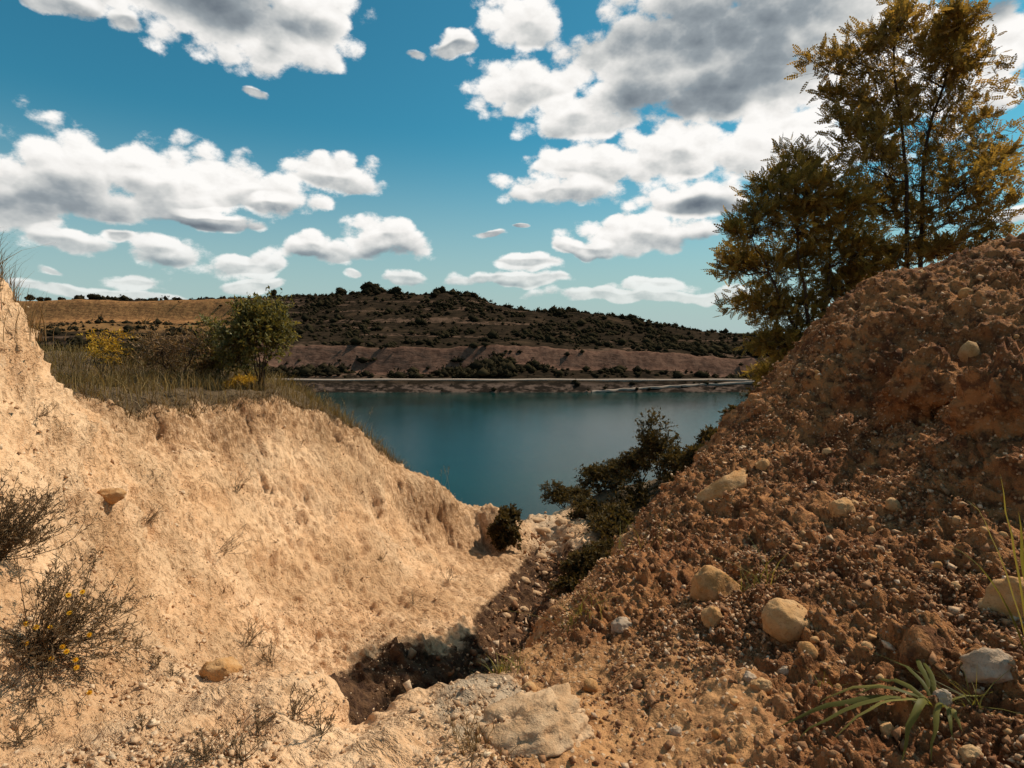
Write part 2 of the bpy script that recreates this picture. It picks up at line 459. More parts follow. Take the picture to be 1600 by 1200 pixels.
leaf_mat('shrub_dark', (0.042, 0.034, 0.016), (0.080, 0.060, 0.026), (0.14, 0.095, 0.04), 0.3, 0.05)
leaf_mat('shrub_dry', (0.09, 0.052, 0.026), (0.17, 0.10, 0.045), (0.27, 0.165, 0.075), 0.2, 0.1)
leaf_mat('far_scrub', (0.016, 0.013, 0.008), (0.032, 0.025, 0.013), (0.060, 0.042, 0.022), 0.05, 0.0)
leaf_mat('dry_grass', (0.10, 0.065, 0.03), (0.19, 0.125, 0.06), (0.34, 0.24, 0.13), 0.25, 0.15)
leaf_mat('rim_grass', (0.11, 0.074, 0.030), (0.21, 0.142, 0.056), (0.34, 0.235, 0.10), 0.25, 0.12)
leaf_mat('green_grass', (0.10, 0.098, 0.026), (0.17, 0.155, 0.040), (0.28, 0.235, 0.070), 0.4, 0.08)
leaf_mat('weed', (0.085, 0.054, 0.030), (0.145, 0.094, 0.050), (0.23, 0.155, 0.085), 0.2, 0.15)
leaf_mat('yellow_flower', (0.62, 0.33, 0.02), (0.75, 0.42, 0.02), (0.80, 0.50, 0.05), 0.3, 0.1)
leaf_mat('goldenrod', (0.34, 0.19, 0.02), (0.48, 0.28, 0.025), (0.58, 0.36, 0.04), 0.25, 0.1)

m, q = material('bark')
n = q.noise(pos(q), 30.0, 4, 0.6)
finish(q, principled(q, q.mix(n, rgb(0.028, 0.018, 0.012), rgb(0.085, 0.055, 0.035)), 0.9, bump(q, n, 0.01), 0.1)); M['bark'] = m
#CONTINUE
# ------------------------------------------------------------------ the lie of the land
LAKE_Z = -18.0
CTRL = [  # frame column, row, metres ahead
 # steep bank at the left edge
 (0,440,4.6),(60,560,5.0),(110,640,5.4),(150,655,6.2),(0,700,3.9),(0,900,3.2),(0,1100,2.5),(0,1200,2.1),(100,1000,3.0),(100,800,4.4),(-200,500,3.6),(-200,800,2.9),(-200,1150,2.0),
 # rim of the sandy slope, left to right
 (180,628,7.3),(240,625,8.0),(300,624,8.7),(370,620,9.4),(430,618,10.0),(500,650,10.8),(575,690,11.5),(608,750,11.8),(650,768,12.1),(700,783,12.5),(770,800,13.0),(620,800,11.5),(655,825,11.8),(700,842,12.2),(765,858,12.7),(700,868,11.6),
 # the slope itself
 (200,700,6.6),(200,800,5.7),(200,900,4.7),(200,1000,3.7),(300,700,7.7),(300,800,6.7),(300,900,5.8),(300,985,5.0),
 (400,750,8.7),(400,820,8.0),(400,900,7.2),(400,1000,6.0),(500,720,10.0),(500,800,9.1),(500,900,8.0),(500,1000,6.4),(585,800,10.8),(600,900,8.9),(600,1000,6.5),
 (700,900,10.4),(700,1000,6.9),(790,872,12.0),(760,950,8.3),(835,885,11.2),
 # gully floor
 (600,1070,5.3),(540,1075,5.5),(680,1060,5.2),(740,1020,6.2),(800,950,8.7),(830,900,10.6),(870,860,12.2),(850,825,14.2),(830,803,16.2),(920,805,16.5),
 # ledge in front of the pit
 (200,1100,2.9),(200,1200,2.1),(320,1050,3.6),(400,1068,3.5),(480,1085,3.4),(535,1112,3.1),(572,1147,2.8),(620,1118,3.0),(700,1088,3.2),(400,1200,2.15),(600,1200,2.2),(780,1040,3.6),(760,1120,2.7),
 # right mound: crest as seen from here
 (1600,388,6.0),(1540,396,6.3),(1450,416,6.6),(1400,432,6.8),(1335,470,7.1),(1300,520,7.3),(1270,560,7.5),(1200,632,7.5),(1150,690,7.4),(1080,760,6.9),(1000,840,6.0),(900,930,4.9),(835,990,4.2),
 # right mound: face
 (1600,1200,1.9),(1600,900,2.7),(1600,700,3.5),(1600,500,4.7),(1450,500,5.5),(1450,650,4.6),(1450,800,3.5),(1450,1000,2.5),(1300,1200,1.95),(1300,1000,2.65),(1300,800,3.9),(1300,650,5.3),
 (1100,1200,2.05),(1100,1000,3.05),(1100,850,4.6),(1000,1200,2.1),(1000,1000,3.4),(850,1200,2.2),(850,1080,3.0),(1800,1200,1.8),(1800,800,2.9),(1800,450,4.8),(1900,330,6.0),
 # slope with bushes right of the gully
 (950,850,12.0),(1000,800,14.0),(1130,700,15.0),(1060,735,17.0),(950,765,19.0),(880,800,20.0),(1180,640,11.5),(1240,590,10.0)]
C = [at(*c) for c in CTRL]
C += [np.array(c, float) for c in [
 # left plateau and what lies behind it
 (-7,9,-0.95),(-6,11,-0.95),(-4.6,11,-1.1),(-8,14,-0.8),(-5,13,-1.3),(-12,10,-0.5),(-12,16,-0.9),(-7,7.2,-0.7),(-7,17,-2.2),(-3.6,13,-2.4),(-2.6,14.5,-4.6),(-1.4,16,-6.0),(-0.2,17,-6.3),
 (-10,24,-6),(-4,22,-7.5),(2,22,-7.6),(8,22,-7.0),(14,22,-4),(-20,24,-5),(-16,34,-13),(0,32,-12.5),(14,32,-12),(-40,30,-6),(30,26,-4),
 # far side of the right mound and the wall into the gully
 (5.2,8.2,-0.4),(4.4,9.0,-1.0),(6.5,9.0,-0.3),(8,11,-0.9),(3.3,9.0,-2.6),(2.5,8.6,-3.6),(1.2,7.9,-4.3),(0.7,6.9,-4.3),(0.3,6.0,-4.15),(-0.5,4.05,-3.35),(2.2,10.5,-4.5),(4,11.5,-3.2),
 (-1.2,4.2,-3.4),(-1.7,4.6,-3.3),(-2.1,5.0,-3.2),(6,14,-2.2),(10,15,-1.6),(14,12,-0.6),(-0.4,5.4,-3.9),(0.1,6.6,-4.2),
 # where the photographer stands and behind
 (0,0.9,-1.62),(1.2,0.9,-1.58),(-1.2,0.9,-1.66),(0,0,-1.6),(0,-3,-1.5),(4,-1,-0.6),(-4,-1,-0.9),(6,2,0.4),(-6,2,0.3),(-6,-6,-0.8),(6,-6,-0.4),(0,-12,-1.4),(-12,0,0),(12,0,0.5),(-30,0,0),(30,0,0),(0,-35,-1),(9,5,1.2),(10,8,0.3),(-8,5,0.4),(-9,7.5,-0.4)]]
for c in [(320,1050,3.6),(400,1068,3.5),(480,1085,3.4),(535,1112,3.1),(572,1147,2.8),(620,1118,3.0),(700,1088,3.2),(780,1040,3.6)]:
    p = at(*c); C += [p + [-0.02, 0.28, -0.62], p + [-0.03, 0.60, -1.05]]           # the ledge breaks off into the pit
for c in [(180,628,7.3),(240,625,8.0),(300,624,8.7),(370,620,9.4),(430,618,10.0),(500,650,10.8)]:
    p = at(*c); C += [p + [0.13, -0.11, -0.38], p + [0.34, -0.29, -0.66], p + [-0.3, 0.3, 0.03]]             # short scarp under the turf
for c, dz in [((1200,632,7.5),1.9),((1150,690,7.4),2.2),((1080,760,6.9),2.1),((1000,840,6.0),1.85),((950,885,5.4),1.7),((900,930,4.9),1.55),((865,962,4.5),1.45),((835,990,4.2),1.35),((800,1020,3.8),1.15)]:
    p = at(*c); C += [p + [-0.14, 0.16, -0.45 * dz], p + [-0.26, 0.34, -dz]]        # the mound breaks off steeply into the gully
C += [at(950,885,5.4), at(865,962,4.5)]
C = np.array(C)
def kern(d2): return np.sqrt(d2 + 0.012)
d2 = ((C[:, None, :2] - C[None, :, :2]) ** 2).sum(-1)
n_ = len(C)
A = np.zeros((n_ + 3, n_ + 3)); A[:n_, :n_] = kern(d2) - 0.006 * np.eye(n_)
A[:n_, n_] = 1; A[:n_, n_ + 1:] = C[:, :2]; A[n_:, :n_] = A[:n_, n_:].T
W = np.linalg.solve(A, np.concatenate([C[:, 2], np.zeros(3)]))
def near_z(x, y):
    out = np.empty(len(x))
    for s in range(0, len(x), 60000):
        xs, ys = x[s:s + 60000], y[s:s + 60000]
        K = kern((xs[:, None] - C[None, :, 0]) ** 2 + (ys[:, None] - C[None, :, 1]) ** 2)
        out[s:s + 60000] = K @ W[:n_] + W[n_] + xs * W[n_ + 1] + ys * W[n_ + 2]
    return out

# far side of the lake: profile knots (metres ahead -> row) for some frame columns
SKY_X = [-600,0,40,350,450,540,580,650,700,740,800,900,980,1050,1090,1130,1200,1500,2400]
SKY_R = [470,470,471,467,467,462,458,461,459,465,483,489,499,510,517,521,523,523,520]
TOP_X = [-600,300,440,520,600,700,800,900,1050,1150,1300,2400]
TOP_R = [524,524,538,538,539,545,540,545,553,560,562,560]
BAS_R = [530,530,572,574,577,577,566,575,580,588,590,585]
def far_z(x, y):
    r = np.hypot(x, y); azm = np.arctan2(x, y)
    Y = np.maximum(y, 1.0)
    px = np.clip(800 + FPX * np.tan(np.clip(azm, -1.1, 1.1)), -600, 2400)
    lf = sstep(420, 330, px)                                   # left: sand quarry instead of the scrub hill
    k = lambda row: (HOR - row) / FPX
    sky_, top, bas = np.interp(px, TOP_X, TOP_R) * 0 + np.interp(px, SKY_X, SKY_R), np.interp(px, TOP_X, TOP_R), np.interp(px, TOP_X, BAS_R)
    Ys = [45, 60, 150, 164, 171, 172, 176, 190, 196, 214, 250, 296, 318, 326, 345, 420, 900, 9500]
    Z = [-19 + 0 * Y, -26 + 0 * Y, -21 + 0 * Y, -18.4 + 0 * Y, -15.4 + 0 * Y, -15.2 + 0 * Y, -15.1 + 0 * Y,
         190 * k(bas), 196 * k(top), 214 * k(top - 6), 250 * k(0.75 * top + 0.25 * sky_ - 4),
         296 * (lf * k(512) + (1 - lf) * k(0.3 * top + 0.7 * sky_)), 318 * (lf * k(499) + (1 - lf) * k(0.1 * top + 0.9 * sky_)), 326 * k(sky_ + 1), 345 * k(sky_), 330 * k(sky_) - 8 - 12 * (1 - lf), -45 + 0 * Y, -52 + 0 * Y]
    out = Z[0].copy()
    for a in range(len(Ys) - 1):
        t = np.clip((Y - Ys[a]) / (Ys[a + 1] - Ys[a]), 0, 1)
        seg = Y >= Ys[a]
        out = np.where(seg, Z[a] * (1 - t) + Z[a + 1] * t, out)
    side = sstep(0.98, 1.2, np.abs(azm))
    return out * (1 - side) + (-1.5 - 0.01 * r) * side
def base_z(x, y):
    r = np.hypot(x, y)
    t = sstep(26, 44, r)
    z = np.empty(len(x)); nr = r < 45
    z[~nr] = far_z(x[~nr], y[~nr])
    z[nr] = near_z(x[nr], y[nr]) * (1 - t[nr]) + far_z(x[nr], np.maximum(y[nr], 1)) * t[nr]
    return z

def polar_grid(radii, angles):
    R, Aa = np.meshgrid(radii, angles, indexing='ij')
    return (R * np.sin(Aa)).ravel(), (R * np.cos(Aa)).ravel()
def grid_quads(nr, na, wrap):
    i = np.arange(nr - 1)[:, None] * na
    j = np.arange(na if wrap else na - 1)[None]
    jn = (j + 1) % na
    return np.stack([i + j, i + jn, i + na + jn, i + na + j], -1).reshape(-1, 4)[:, ::-1]

front = rad(56)
ang_near = np.concatenate([np.linspace(-front, front, 801), np.linspace(front, 2 * math.pi - front, 62)[1:-1]])
rad_near = np.concatenate([np.geomspace(0.15, 1.75, 26)[:-1], np.geomspace(1.75, 14.5, 535)[:-1], np.geomspace(14.5, 40, 60)])
NR, NA = len(rad_near), len(ang_near)
gx, gy = polar_grid(rad_near, ang_near)
gz = near_z(gx, gy)
rr = np.hypot(gx, gy); tt = sstep(26, 40, rr)
m_ = tt > 0
gz[m_] = gz[m_] * (1 - tt[m_]) + far_z(gx[m_], gy[m_]) * tt[m_]

# regions of the near ground, in plan
edge = np.interp(gy, [-30, 1, 2.2, 3.2, 4.2, 5, 6, 8, 10, 12, 16, 24], [-0.3, -0.1, -0.12, 0.02, 0.05, 0.3, 0.5, 0.8, 1.3, 2.0, 3.0, 4])
P3 = np.stack([gx, gy, gz], 1)
wob = 0.35 * perlin(P3 * 0.9, 41)
m_mound = sstep(-0.18, 0.22, gx - edge + wob * 0.5)
m_ochre = sstep(1.0, 0.35, np.hypot((gx - 0.42) / 0.95, (gy - 2.55) / 1.25) + wob)
ex = np.interp(gy, [3, 3.6, 4.2, 4.9, 6, 6.9, 7.4, 9], [-0.2, -0.08, 0.14, 0.54, 1.33, 2.15, 2.9, 4.2])
m_ochre = m_mound * np.maximum(m_ochre, 0.9 * sstep(0.75, 0.25, gx - ex + wob) * (gy > 3.0) * (gy < 9))
m_floor = sstep(-3.6, -4.3, gz) * sstep(15, 11, rr)
rim_x = np.interp(gy, [5, 6.6, 7.3, 8, 8.7, 9.4, 10, 10.8, 11.5, 13, 20], [-9, -5.6, -5.05, -5.0, -4.83, -4.5, -4.12, -3.75, -3.3, -2.4, 0])
m_turf = sstep(0.10, -0.14, gx - rim_x + 0.35 * wob) * sstep(6.7, 7.3, gy)
pit_soil_shade = sstep(1.15, 0.6, np.hypot((gx + 0.95) / 1.0, (gy - 5.3) / 1.3) + 0.8 * wob) * sstep(-2.4, -2.75, gz)  # moist soil, widened so the pit's shadow is painted in with it
CH = np.array([(-1.0, 5.2), (-0.45, 6.1), (-0.02, 7.4), (0.12, 8.7), (0.40, 10.4), (0.85, 12.0), (0.8, 14.2)])
def poly_dist(pts):
    best = np.full(len(gx), 99.0)
    for a_, b_ in zip(pts[:-1], pts[1:]):
        d_ = b_ - a_; t_ = np.clip(((gx - a_[0]) * d_[0] + (gy - a_[1]) * d_[1]) / (d_ @ d_), 0, 1)
        best = np.minimum(best, np.hypot(gx - a_[0] - t_ * d_[0], gy - a_[1] - t_ * d_[1]))
    return best
chd = poly_dist(CH) + 0.45 * wob + 0.12 * fbm(P3 * 2.6, 3, 46)
gz -= 0.42 * np.exp(-(np.maximum(chd, 0) / 0.38) ** 2) * (rr < 20)
P3[:, 2] = gz
pit_soil_shade = np.maximum(pit_soil_shade, 0.95 * sstep(0.75, 0.25, chd) * sstep(13.5, 11.8, gy))  # channel bed: dark rubble soil plus shading put into its tone
m_scarp = sstep(0.85, 0.1, gx - rim_x + 0.5 * wob) * sstep(-0.15, 0.05, gx - rim_x) * sstep(6.6, 7.6, gy)
m_scarp = np.maximum(m_scarp, 0.75 * sstep(11.3, 11.8, gy + 0.4 * wob) * (gx < 0.4) * sstep(-3.2, -2.6, gx))  # end wall: its half-shade painted with the brown of the rim band
pit_soil_shade = np.maximum(pit_soil_shade, 0.85 * sstep(9.0, 9.8, gy) * sstep(12.8, 11.5, gy) * sstep(0.7, 1.1, gx) * sstep(3.5, 2.5, gx))
m_turf = np.maximum(m_turf, sstep(15, 18, rr) * (gx < 0.5))
m_turf = np.maximum(m_turf, sstep(9.5, 11.5, gy) * sstep(1.5, 2.2, gx))
m_turf = np.maximum(m_turf, sstep(0.30, 0.45, gz) * sstep(5, 4, gy) * (gx < 0) * 0.8)
gully_far = np.exp(-(((gx - np.interp(gy, [10, 13, 17, 22], [0.6, 0.9, 0.9, 1.5])) / 0.85) ** 2)) * sstep(10.5, 13, gy)
m_pale = np.maximum(gully_far * 0.6, sstep(0.75, 0.3, np.hypot((gx + 0.15) / 0.45, (gy - 2.75) / 0.8) + 0.4 * wob))
m_turf *= 1 - sstep(0.2, 0.6, gully_far)

def grid_normals(V):
    G = V.reshape(NR, NA, 3)
    du = np.gradient(G, axis=0)
    dv = np.roll(G, -1, 1) - np.roll(G, 1, 1)
    return unit(np.cross(dv, du).reshape(-1, 3)) * 1.0
Nn = grid_normals(P3)
if Nn[:, 2].mean() < 0: Nn = -Nn
sand = (1 - m_mound) * (1 - 0.7 * m_turf)
disp = np.zeros(len(P3), np.float32)
lo = rr < 22
PL = P3[lo]
d = 0.13 * fbm(PL * 0.9, 3, 3) + 0.05 * fbm(PL * 3.1, 3, 9)
mm, ss = m_mound[lo] * (1 - 0.68 * m_ochre[lo]), sand[lo] * (0.42 + 0.58 * sstep(3.9, 4.9, gy[lo]))
# sand: rills running down the slope, crumbly knobs
al = PL @ np.array([0.66, -0.56, -0.5]); ac = PL @ np.array([0.65, 0.76, 0.0]); up = PL @ np.array([0.38, -0.33, 0.86])
S = np.stack([al * 1.1, ac * 4.5, up * 2.0], 1)
d += ss * (0.075 * fbm(S, 3, 21) - 0.055 * np.abs(fbm(S * 1.9 + 7, 2, 25)))
d += ss * 0.06 * sstep(0.1, 0.6, fbm(PL * 2.3, 2, 77)) * sstep(-0.2, 0.3, fbm(PL * 6, 2, 78))
S2 = np.stack([al * 5, ac * 11, up * 9], 1)
f1, idn = worley(S2, 31)
crumb = sstep(-0.1, 0.35, perlin(PL * 1.4, 35) + 0.15)
d += ss * (0.3 + 0.7 * crumb) * 0.062 * np.clip(1 - (f1 / 0.5) ** 2, 0, 1) * (0.2 + idn)
d += ss * 0.030 * fbm(PL * 12, 3, 37, 0.6)
pit = worley(np.stack([al * 4, ac * 8, up * 6], 1) + 0.3 * fbm(PL * 5, 2, 38)[:, None], 39)[0]
d -= ss * 0.045 * sstep(0.35, 0.05, pit) * sstep(-0.1, 0.3, perlin(PL * 1.9, 40))
d += mm * 0.0 + ss * 0.045 * (np.abs(fbm(PL * 4.2, 3, 44)) - 0.2)
# mound: clods upon clods
f1, idn = worley(PL * 3.2 + 3, 51)
cl = sstep(-0.25, 0.3, perlin(PL * 1.1, 55))
d += mm * (0.4 + 0.6 * cl) * 0.075 * np.clip((0.6 - f1) / 0.25, 0, 1) * (idn ** 1.5)
f1, idn = worley(PL * 8.5 + 0.25 * np.stack([perlin(PL * 6, 61), perlin(PL * 6, 62), perlin(PL * 6, 63)], 1), 52)
d += mm * (0.5 + 0.5 * cl) * 0.058 * np.clip((0.6 - f1) / 0.28, 0, 1) * (0.1 + idn ** 1.4)
f1, idn = worley(PL * 22, 53)
d += mm * 0.036 * np.clip(1 - (f1 / 0.6) ** 2, 0, 1) * (0.1 + idn)
d += mm * 0.038 * fbm(PL * 13, 4, 57, 0.6) - mm * 0.04 * np.clip(np.abs(perlin(PL * 2.2, 71)) < 0.03, 0, 1)
disp[lo] = d
disp *= 1 - 0.0 * m_turf
G3 = P3 + Nn * disp[:, None]
GN = grid_normals(G3)
if GN[:, 2].mean() < 0: GN = -GN
gm = new_mesh('ground', G3, quads=grid_quads(NR, NA, True), smooth=True, attrs={'mound': m_mound, 'ochre': m_ochre, 'pale': m_pale, 'turf': m_turf, 'damp_shade': 1.35 * pit_soil_shade, 'scarp': m_scarp})
ground = tag(obj('ground', gm, M['soil']), 'eroded sandy gully banks and brown earth mound around the lake path', kind='structure')

lr = np.log(rad_near)
def gidx(x, y):
    """nearest ground vertex to a plan position"""
    x, y = np.atleast_1d(x), np.atleast_1d(y)
    r = np.hypot(x, y); a = np.arctan2(x, y)
    i = np.clip(np.round(np.interp(r, rad_near, np.arange(NR))), 0, NR - 1).astype(int)
    aa = np.where(a < -front, a + 2 * math.pi, a)
    j = np.round(np.interp(aa, ang_near, np.arange(NA))).astype(int)
    return i * NA + j
def ground_at(x, y): return float(G3[gidx(x, y)[0], 2])
def hit(px, py, y0=1.6, y1=36):
    """where the sight line through a frame position meets the ground"""
    Ys = np.geomspace(y0, y1, 1500); d0 = at(px, py, 1.0)
    Pn = d0[None] * Ys[:, None]
    k = gidx(Pn[:, 0], Pn[:, 1])
    below = np.nonzero(G3[k, 2] >= Pn[:, 2])[0]
    b = below[0] if len(below) else len(Ys) - 1
    return Pn[b], GN[k[b]]

# ------------------------------------------------------------------ far ground, hill and plain
ang_far = np.concatenate([np.linspace(-1.0, 1.0, 430), np.linspace(1.0, 2 * math.pi - 1.0, 50)[1:-1]])
rad_far = np.concatenate([np.linspace(39.0, 150, 24)[:-1], np.linspace(150, 260, 125)[:-1], np.linspace(260, 430, 80)[:-1], np.geomspace(430, 9000, 40)])
fx, fy = polar_grid(rad_far, ang_far)
fz = far_z(fx, fy)
FR = np.hypot(fx, fy); FP = np.stack([fx, fy, fz], 1)
veg = (fy > 160) & (FR < 1500)
rough_ = np.where(veg, sstep(160, 185, fy), 0.0)
fz2 = fz + rough_ * (1.3 * fbm(FP * 0.03, 3, 81) + 0.5 * fbm(FP * 0.15, 3, 85)) * sstep(900, 400, FR)
# gullies down the cliff faces
cpx = 800 + FPX * fx / np.maximum(fy, 1)
fz2 += np.where((fy > 186) & (fy < 205), 0.8 * fbm(np.stack([fx * 0.05, fy * 0.05, 0 * fx], 1), 6, 88, 0.65), 0)
roadm = sstep(170.3, 171.6, fy) * sstep(177.4, 176.2, fy)
fz2 = fz2 * (1 - roadm) + (-15.15) * roadm
FP[:, 2] = fz2
slope_cliff = sstep(187.0, 190.5, fy) * sstep(198.5, 195.5, fy) * (np.abs(fx / np.maximum(fy, 1)) < 1.2)
lf_ = sstep(440, 330, cpx)
qcl = lf_ * sstep(304, 314, fy) * sstep(332, 328, fy)
qfl = lf_ * sstep(200, 225, fy) * sstep(312, 302, fy)
shore = sstep(160, 164.5, fy) * sstep(171, 168.5, fy)
far_mesh = new_mesh('hills', FP, quads=grid_quads(len(rad_far), len(ang_far), True), smooth=True,
    attrs={'cliff': np.clip(slope_cliff * (1 - lf_), 0, 1), 'quarry': qcl, 'field': qfl, 'shore': shore, 'plain': sstep(500, 900, FR)})
m, q = material('hillside'); P = pos(q)
Pa = q.vec('MULTIPLY', P, (1, 1, 3.0))
nA = q.noise(P, 0.045, 5, 0.6); nB = q.noise(Pa, 0.28, 5, 0.65); nC = q.noise(q.vec('MULTIPLY', P, (1, 1, 0.22)), 0.55, 5, 0.6)
col = q.mix(q.ramp(nB, 0.38, 0.62), rgb(0.016, 0.012, 0.008), rgb(0.036, 0.024, 0.015))
col = q.mix(q.math('MULTIPLY', q.ramp(nA, 0.55, 0.68), 0.6), col, rgb(0.075, 0.046, 0.027))
tz = q.noise(q.vec('MULTIPLY', P, (0.012, 0.012, 0.55)), 1.0, 3, 0.5)
col = q.mix(q.math('MULTIPLY', q.math('MULTIPLY', q.ramp(tz, 0.56, 0.62), q.ramp(nB, 0.42, 0.55)), 0.7), col, rgb(0.13, 0.078, 0.052))
cl_ = q.mix(q.ramp(nC, 0.36, 0.66), rgb(0.165, 0.090, 0.060), rgb(0.095, 0.050, 0.034))  # rock toned down: cloud shadow on the cliffs is put into this colour
cl_ = q.mix(q.math('MULTIPLY', q.ramp(nB, 0.55, 0.7), 0.5), cl_, rgb(0.16, 0.095, 0.065))
col = q.mix(q.ramp(q.math('ADD', attr(q, 'cliff'), q.math('MULTIPLY_ADD', nB, 0.8, -0.4)), 0.35, 0.6), col, cl_)
qc = q.mix(q.ramp(nC, 0.40, 0.60), rgb(0.37, 0.18, 0.070), rgb(0.24, 0.115, 0.048))
col = q.mix(attr(q, 'quarry'), col, qc)
col = q.mix(q.math('MULTIPLY', attr(q, 'field'), q.ramp(nA, 0.35, 0.5)), col, rgb(0.20, 0.105, 0.042))
sh = q.mix(q.ramp(nB, 0.45, 0.6), rgb(0.022, 0.016, 0.012), rgb(0.12, 0.08, 0.06))
col = q.mix(attr(q, 'shore'), col, sh)
col = q.mix(attr(q, 'plain'), col, rgb(0.10, 0.12, 0.07))
finish(q, principled(q, col, 1.0, bump(q, nB, 0.8, 0.7), 0.0)); M['hillside'] = m
tag(obj('hills', far_mesh, M['hillside']), 'scrub covered hill with bare cliffs beyond the lake', kind='structure')

# ------------------------------------------------------------------ lake
lk = np.array([(-260, 20, LAKE_Z), (260, 20, LAKE_Z), (260, 169, LAKE_Z), (-260, 169, LAKE_Z)])
m, q = material('lake_water'); P = pos(q)
rip = q.noise(q.vec('MULTIPLY', P, (0.8, 1.9, 1)), 1.6, 5, 0.7)
big = q.noise(q.vec('MULTIPLY', P, (0.6, 1.5, 1)), 0.035, 3, 0.5)
wc = q.mix(q.ramp(big, 0.35, 0.65), rgb(0.003, 0.021, 0.018), rgb(0.005, 0.031, 0.026))
finish(q, principled(q, wc, q.ramp(big, 0.3, 0.7, 0.05, 0.13), bump(q, rip, 0.10, 0.24), 0.23, 1.33)); M['lake_water'] = m
tag(obj('lake', new_mesh('lake', lk, quads=[(0, 1, 2, 3)]), M['lake_water']), 'dark teal quarry lake with faint ripples', kind='structure')

# ------------------------------------------------------------------ tracks along the far shore
m, q = material('track_dust'); n = q.noise(pos(q), 0.6, 4, 0.6)
finish(q, principled(q, q.mix(n, rgb(0.24, 0.18, 0.135), rgb(0.36, 0.28, 0.22)), 1.0, None, 0.0)); M['track_dust'] = m
def track(name, pts, width, label):
    pts = np.array(pts, float); t = np.linspace(0, 1, 120)
    s = np.linspace(0, 1, len(pts)); Pn = np.stack([np.interp(t, s, pts[:, k]) for k in range(3)], 1)
    Pn[:, 1] += 0.4 * np.sin(t * 37) ; Pn[:, 2] += 0.06 * np.sin(t * 61)
    V = []
    for dy, dz in ((-width / 2, -0.5), (-width / 2, 0.02), (0, 0.10), (width / 2, 0.02)):
        V.append(Pn + np.array([0, dy, dz]))
    V = np.stack(V, 1).reshape(-1, 3)
    i = np.arange(119)[:, None] * 4; j = np.arange(3)[None]
    qd = np.stack([i + j, i + 4 + j, i + 5 + j, i + 1 + j], -1).reshape(-1, 4)
    tag(obj(name, new_mesh(name, V, quads=qd), M['track_dust']), label, kind='structure')
track('track', [(-140, 174, -15.0), (-40, 174, -15.0), (40, 173.5, -15.0), (140, 173, -15.1)], 4.2, 'pale dirt track along the far lake shore')
track('ramp_path', [(x_, y_, float(far_z(np.array([x_]), np.array([y_]))[0]) + 0.12) for x_, y_ in ((23., 165.4), (36., 167.2), (52., 169.), (75., 171.2))], 1.8, 'pale ramp path climbing from the water to the track')
#CONTINUE2
# ------------------------------------------------------------------ stones
stone_mat('outcrop', (0.58, 0.38, 0.22), (0.45, 0.27, 0.14), (0.28, 0.15, 0.075))
def ico(sub):
    import bmesh
    bm = bmesh.new(); bmesh.ops.create_icosphere(bm, subdivisions=sub, radius=1.0)
    V = np.array([v.co[:] for v in bm.verts]); T = np.array([[v.index for v in f.verts] for f in bm.faces]); bm.free()
    return V, T
OCTA = (np.array([(1, 0, 0), (-1, 0, 0), (0, 1, 0), (0, -1, 0), (0, 0, 1), (0, 0, -1)], float), np.array([(0, 2, 4), (2, 1, 4), (1, 3, 4), (3, 0, 4), (2, 0, 5), (1, 2, 5), (3, 1, 5), (0, 3, 5)]))
ICO = {k: ico(k) for k in (1, 2, 3, 4, 5)}
def rock_shape(sub, seed, rough=0.3, cuts=11, strata=0.0):
    V, T = ICO[sub]
    r_ = np.random.default_rng(seed)
    V = V.copy()
    V *= (1 + rough * fbm(V * 1.3 + seed * 3.7, 4, seed))[:, None]
    for k in range(cuts):
        n = unit(r_.normal(size=3)); lim = r_.uniform(0.62, 0.92)
        dd = V @ n; over = dd > lim
        V[over] -= n[None] * ((dd[over] - lim) * 0.85)[:, None]
    if sub == 5 and not strata: V *= (1 + 0.15 * np.clip(1 - (worley(V * 5 + seed, seed)[0] / 0.6) ** 2, 0, 1) + 0.08 * np.clip(1 - (worley(V * 12 + seed, seed)[0] / 0.6) ** 2, 0, 1))[:, None]
    if sub >= 3: V *= (1 + 0.10 * fbm(V * 4 + seed, 4, seed + 9, 0.6))[:, None]
    if strata: V *= (1 + strata * np.abs(perlin(np.stack([V[:, 0] * 0.8, V[:, 1] * 0.8, V[:, 2] * 7 + V[:, 0]], 1), seed)))[:, None]
    return V, T
def frame_from(n):
    n = unit(n); a = unit(np.cross(n, [0.2, 0.9, 0.1])); return a, np.cross(n, a), n
def place_rock(px, py, rx, ry, mat, label, seed, cat='stone', name='stone', roll=0.0, sub=4, depth=None, rough=0.3, sink=0.36, cuts=7, strata=0.0, Y=None):
    p, n = hit(px, py + ry * 0.5)
    if Y: p = at(px, py, Y)
    dist = np.linalg.norm(p); sx_, sz_ = rx / FPX * dist * 1.02, ry / FPX * dist * 1.08
    V, T = rock_shape(sub, seed, rough, cuts, strata)
    sy_ = depth if depth else 0.8 * (sx_ + sz_) / 2
    V = V * np.array([sx_, sy_, sz_])
    c, s_ = math.cos(roll), math.sin(roll)
    V = V @ np.array([[c, 0, s_], [0, 1, 0], [-s_, 0, c]])
    ce = p + n * (1 - 2 * sink) * min(sx_, sz_) * 0.6
    o = obj(name, new_mesh(name, V, tris=T, smooth=True, attrs={'mound': np.ones(len(V)), 'ochre': np.zeros(len(V)), 'pale': np.zeros(len(V)), 'turf': np.zeros(len(V)), 'damp_shade': np.zeros(len(V)), 'scarp': np.zeros(len(V))}), M[mat], None, tuple(ce))
    return tag(o, label, cat)
place_rock(1133, 758, 44, 15, 'orangestone', 'long flat orange stone lying along the upper edge of the brown mound', 11, roll=0.55, sink=0.3)
place_rock(1193, 727, 11, 11, 'orangestone', 'small orange stone just above the long flat stone', 12)
place_rock(1122, 907, 34, 33, 'orangestone', 'rounded orange lump of rock beside a grass tuft low on the mound', 13)
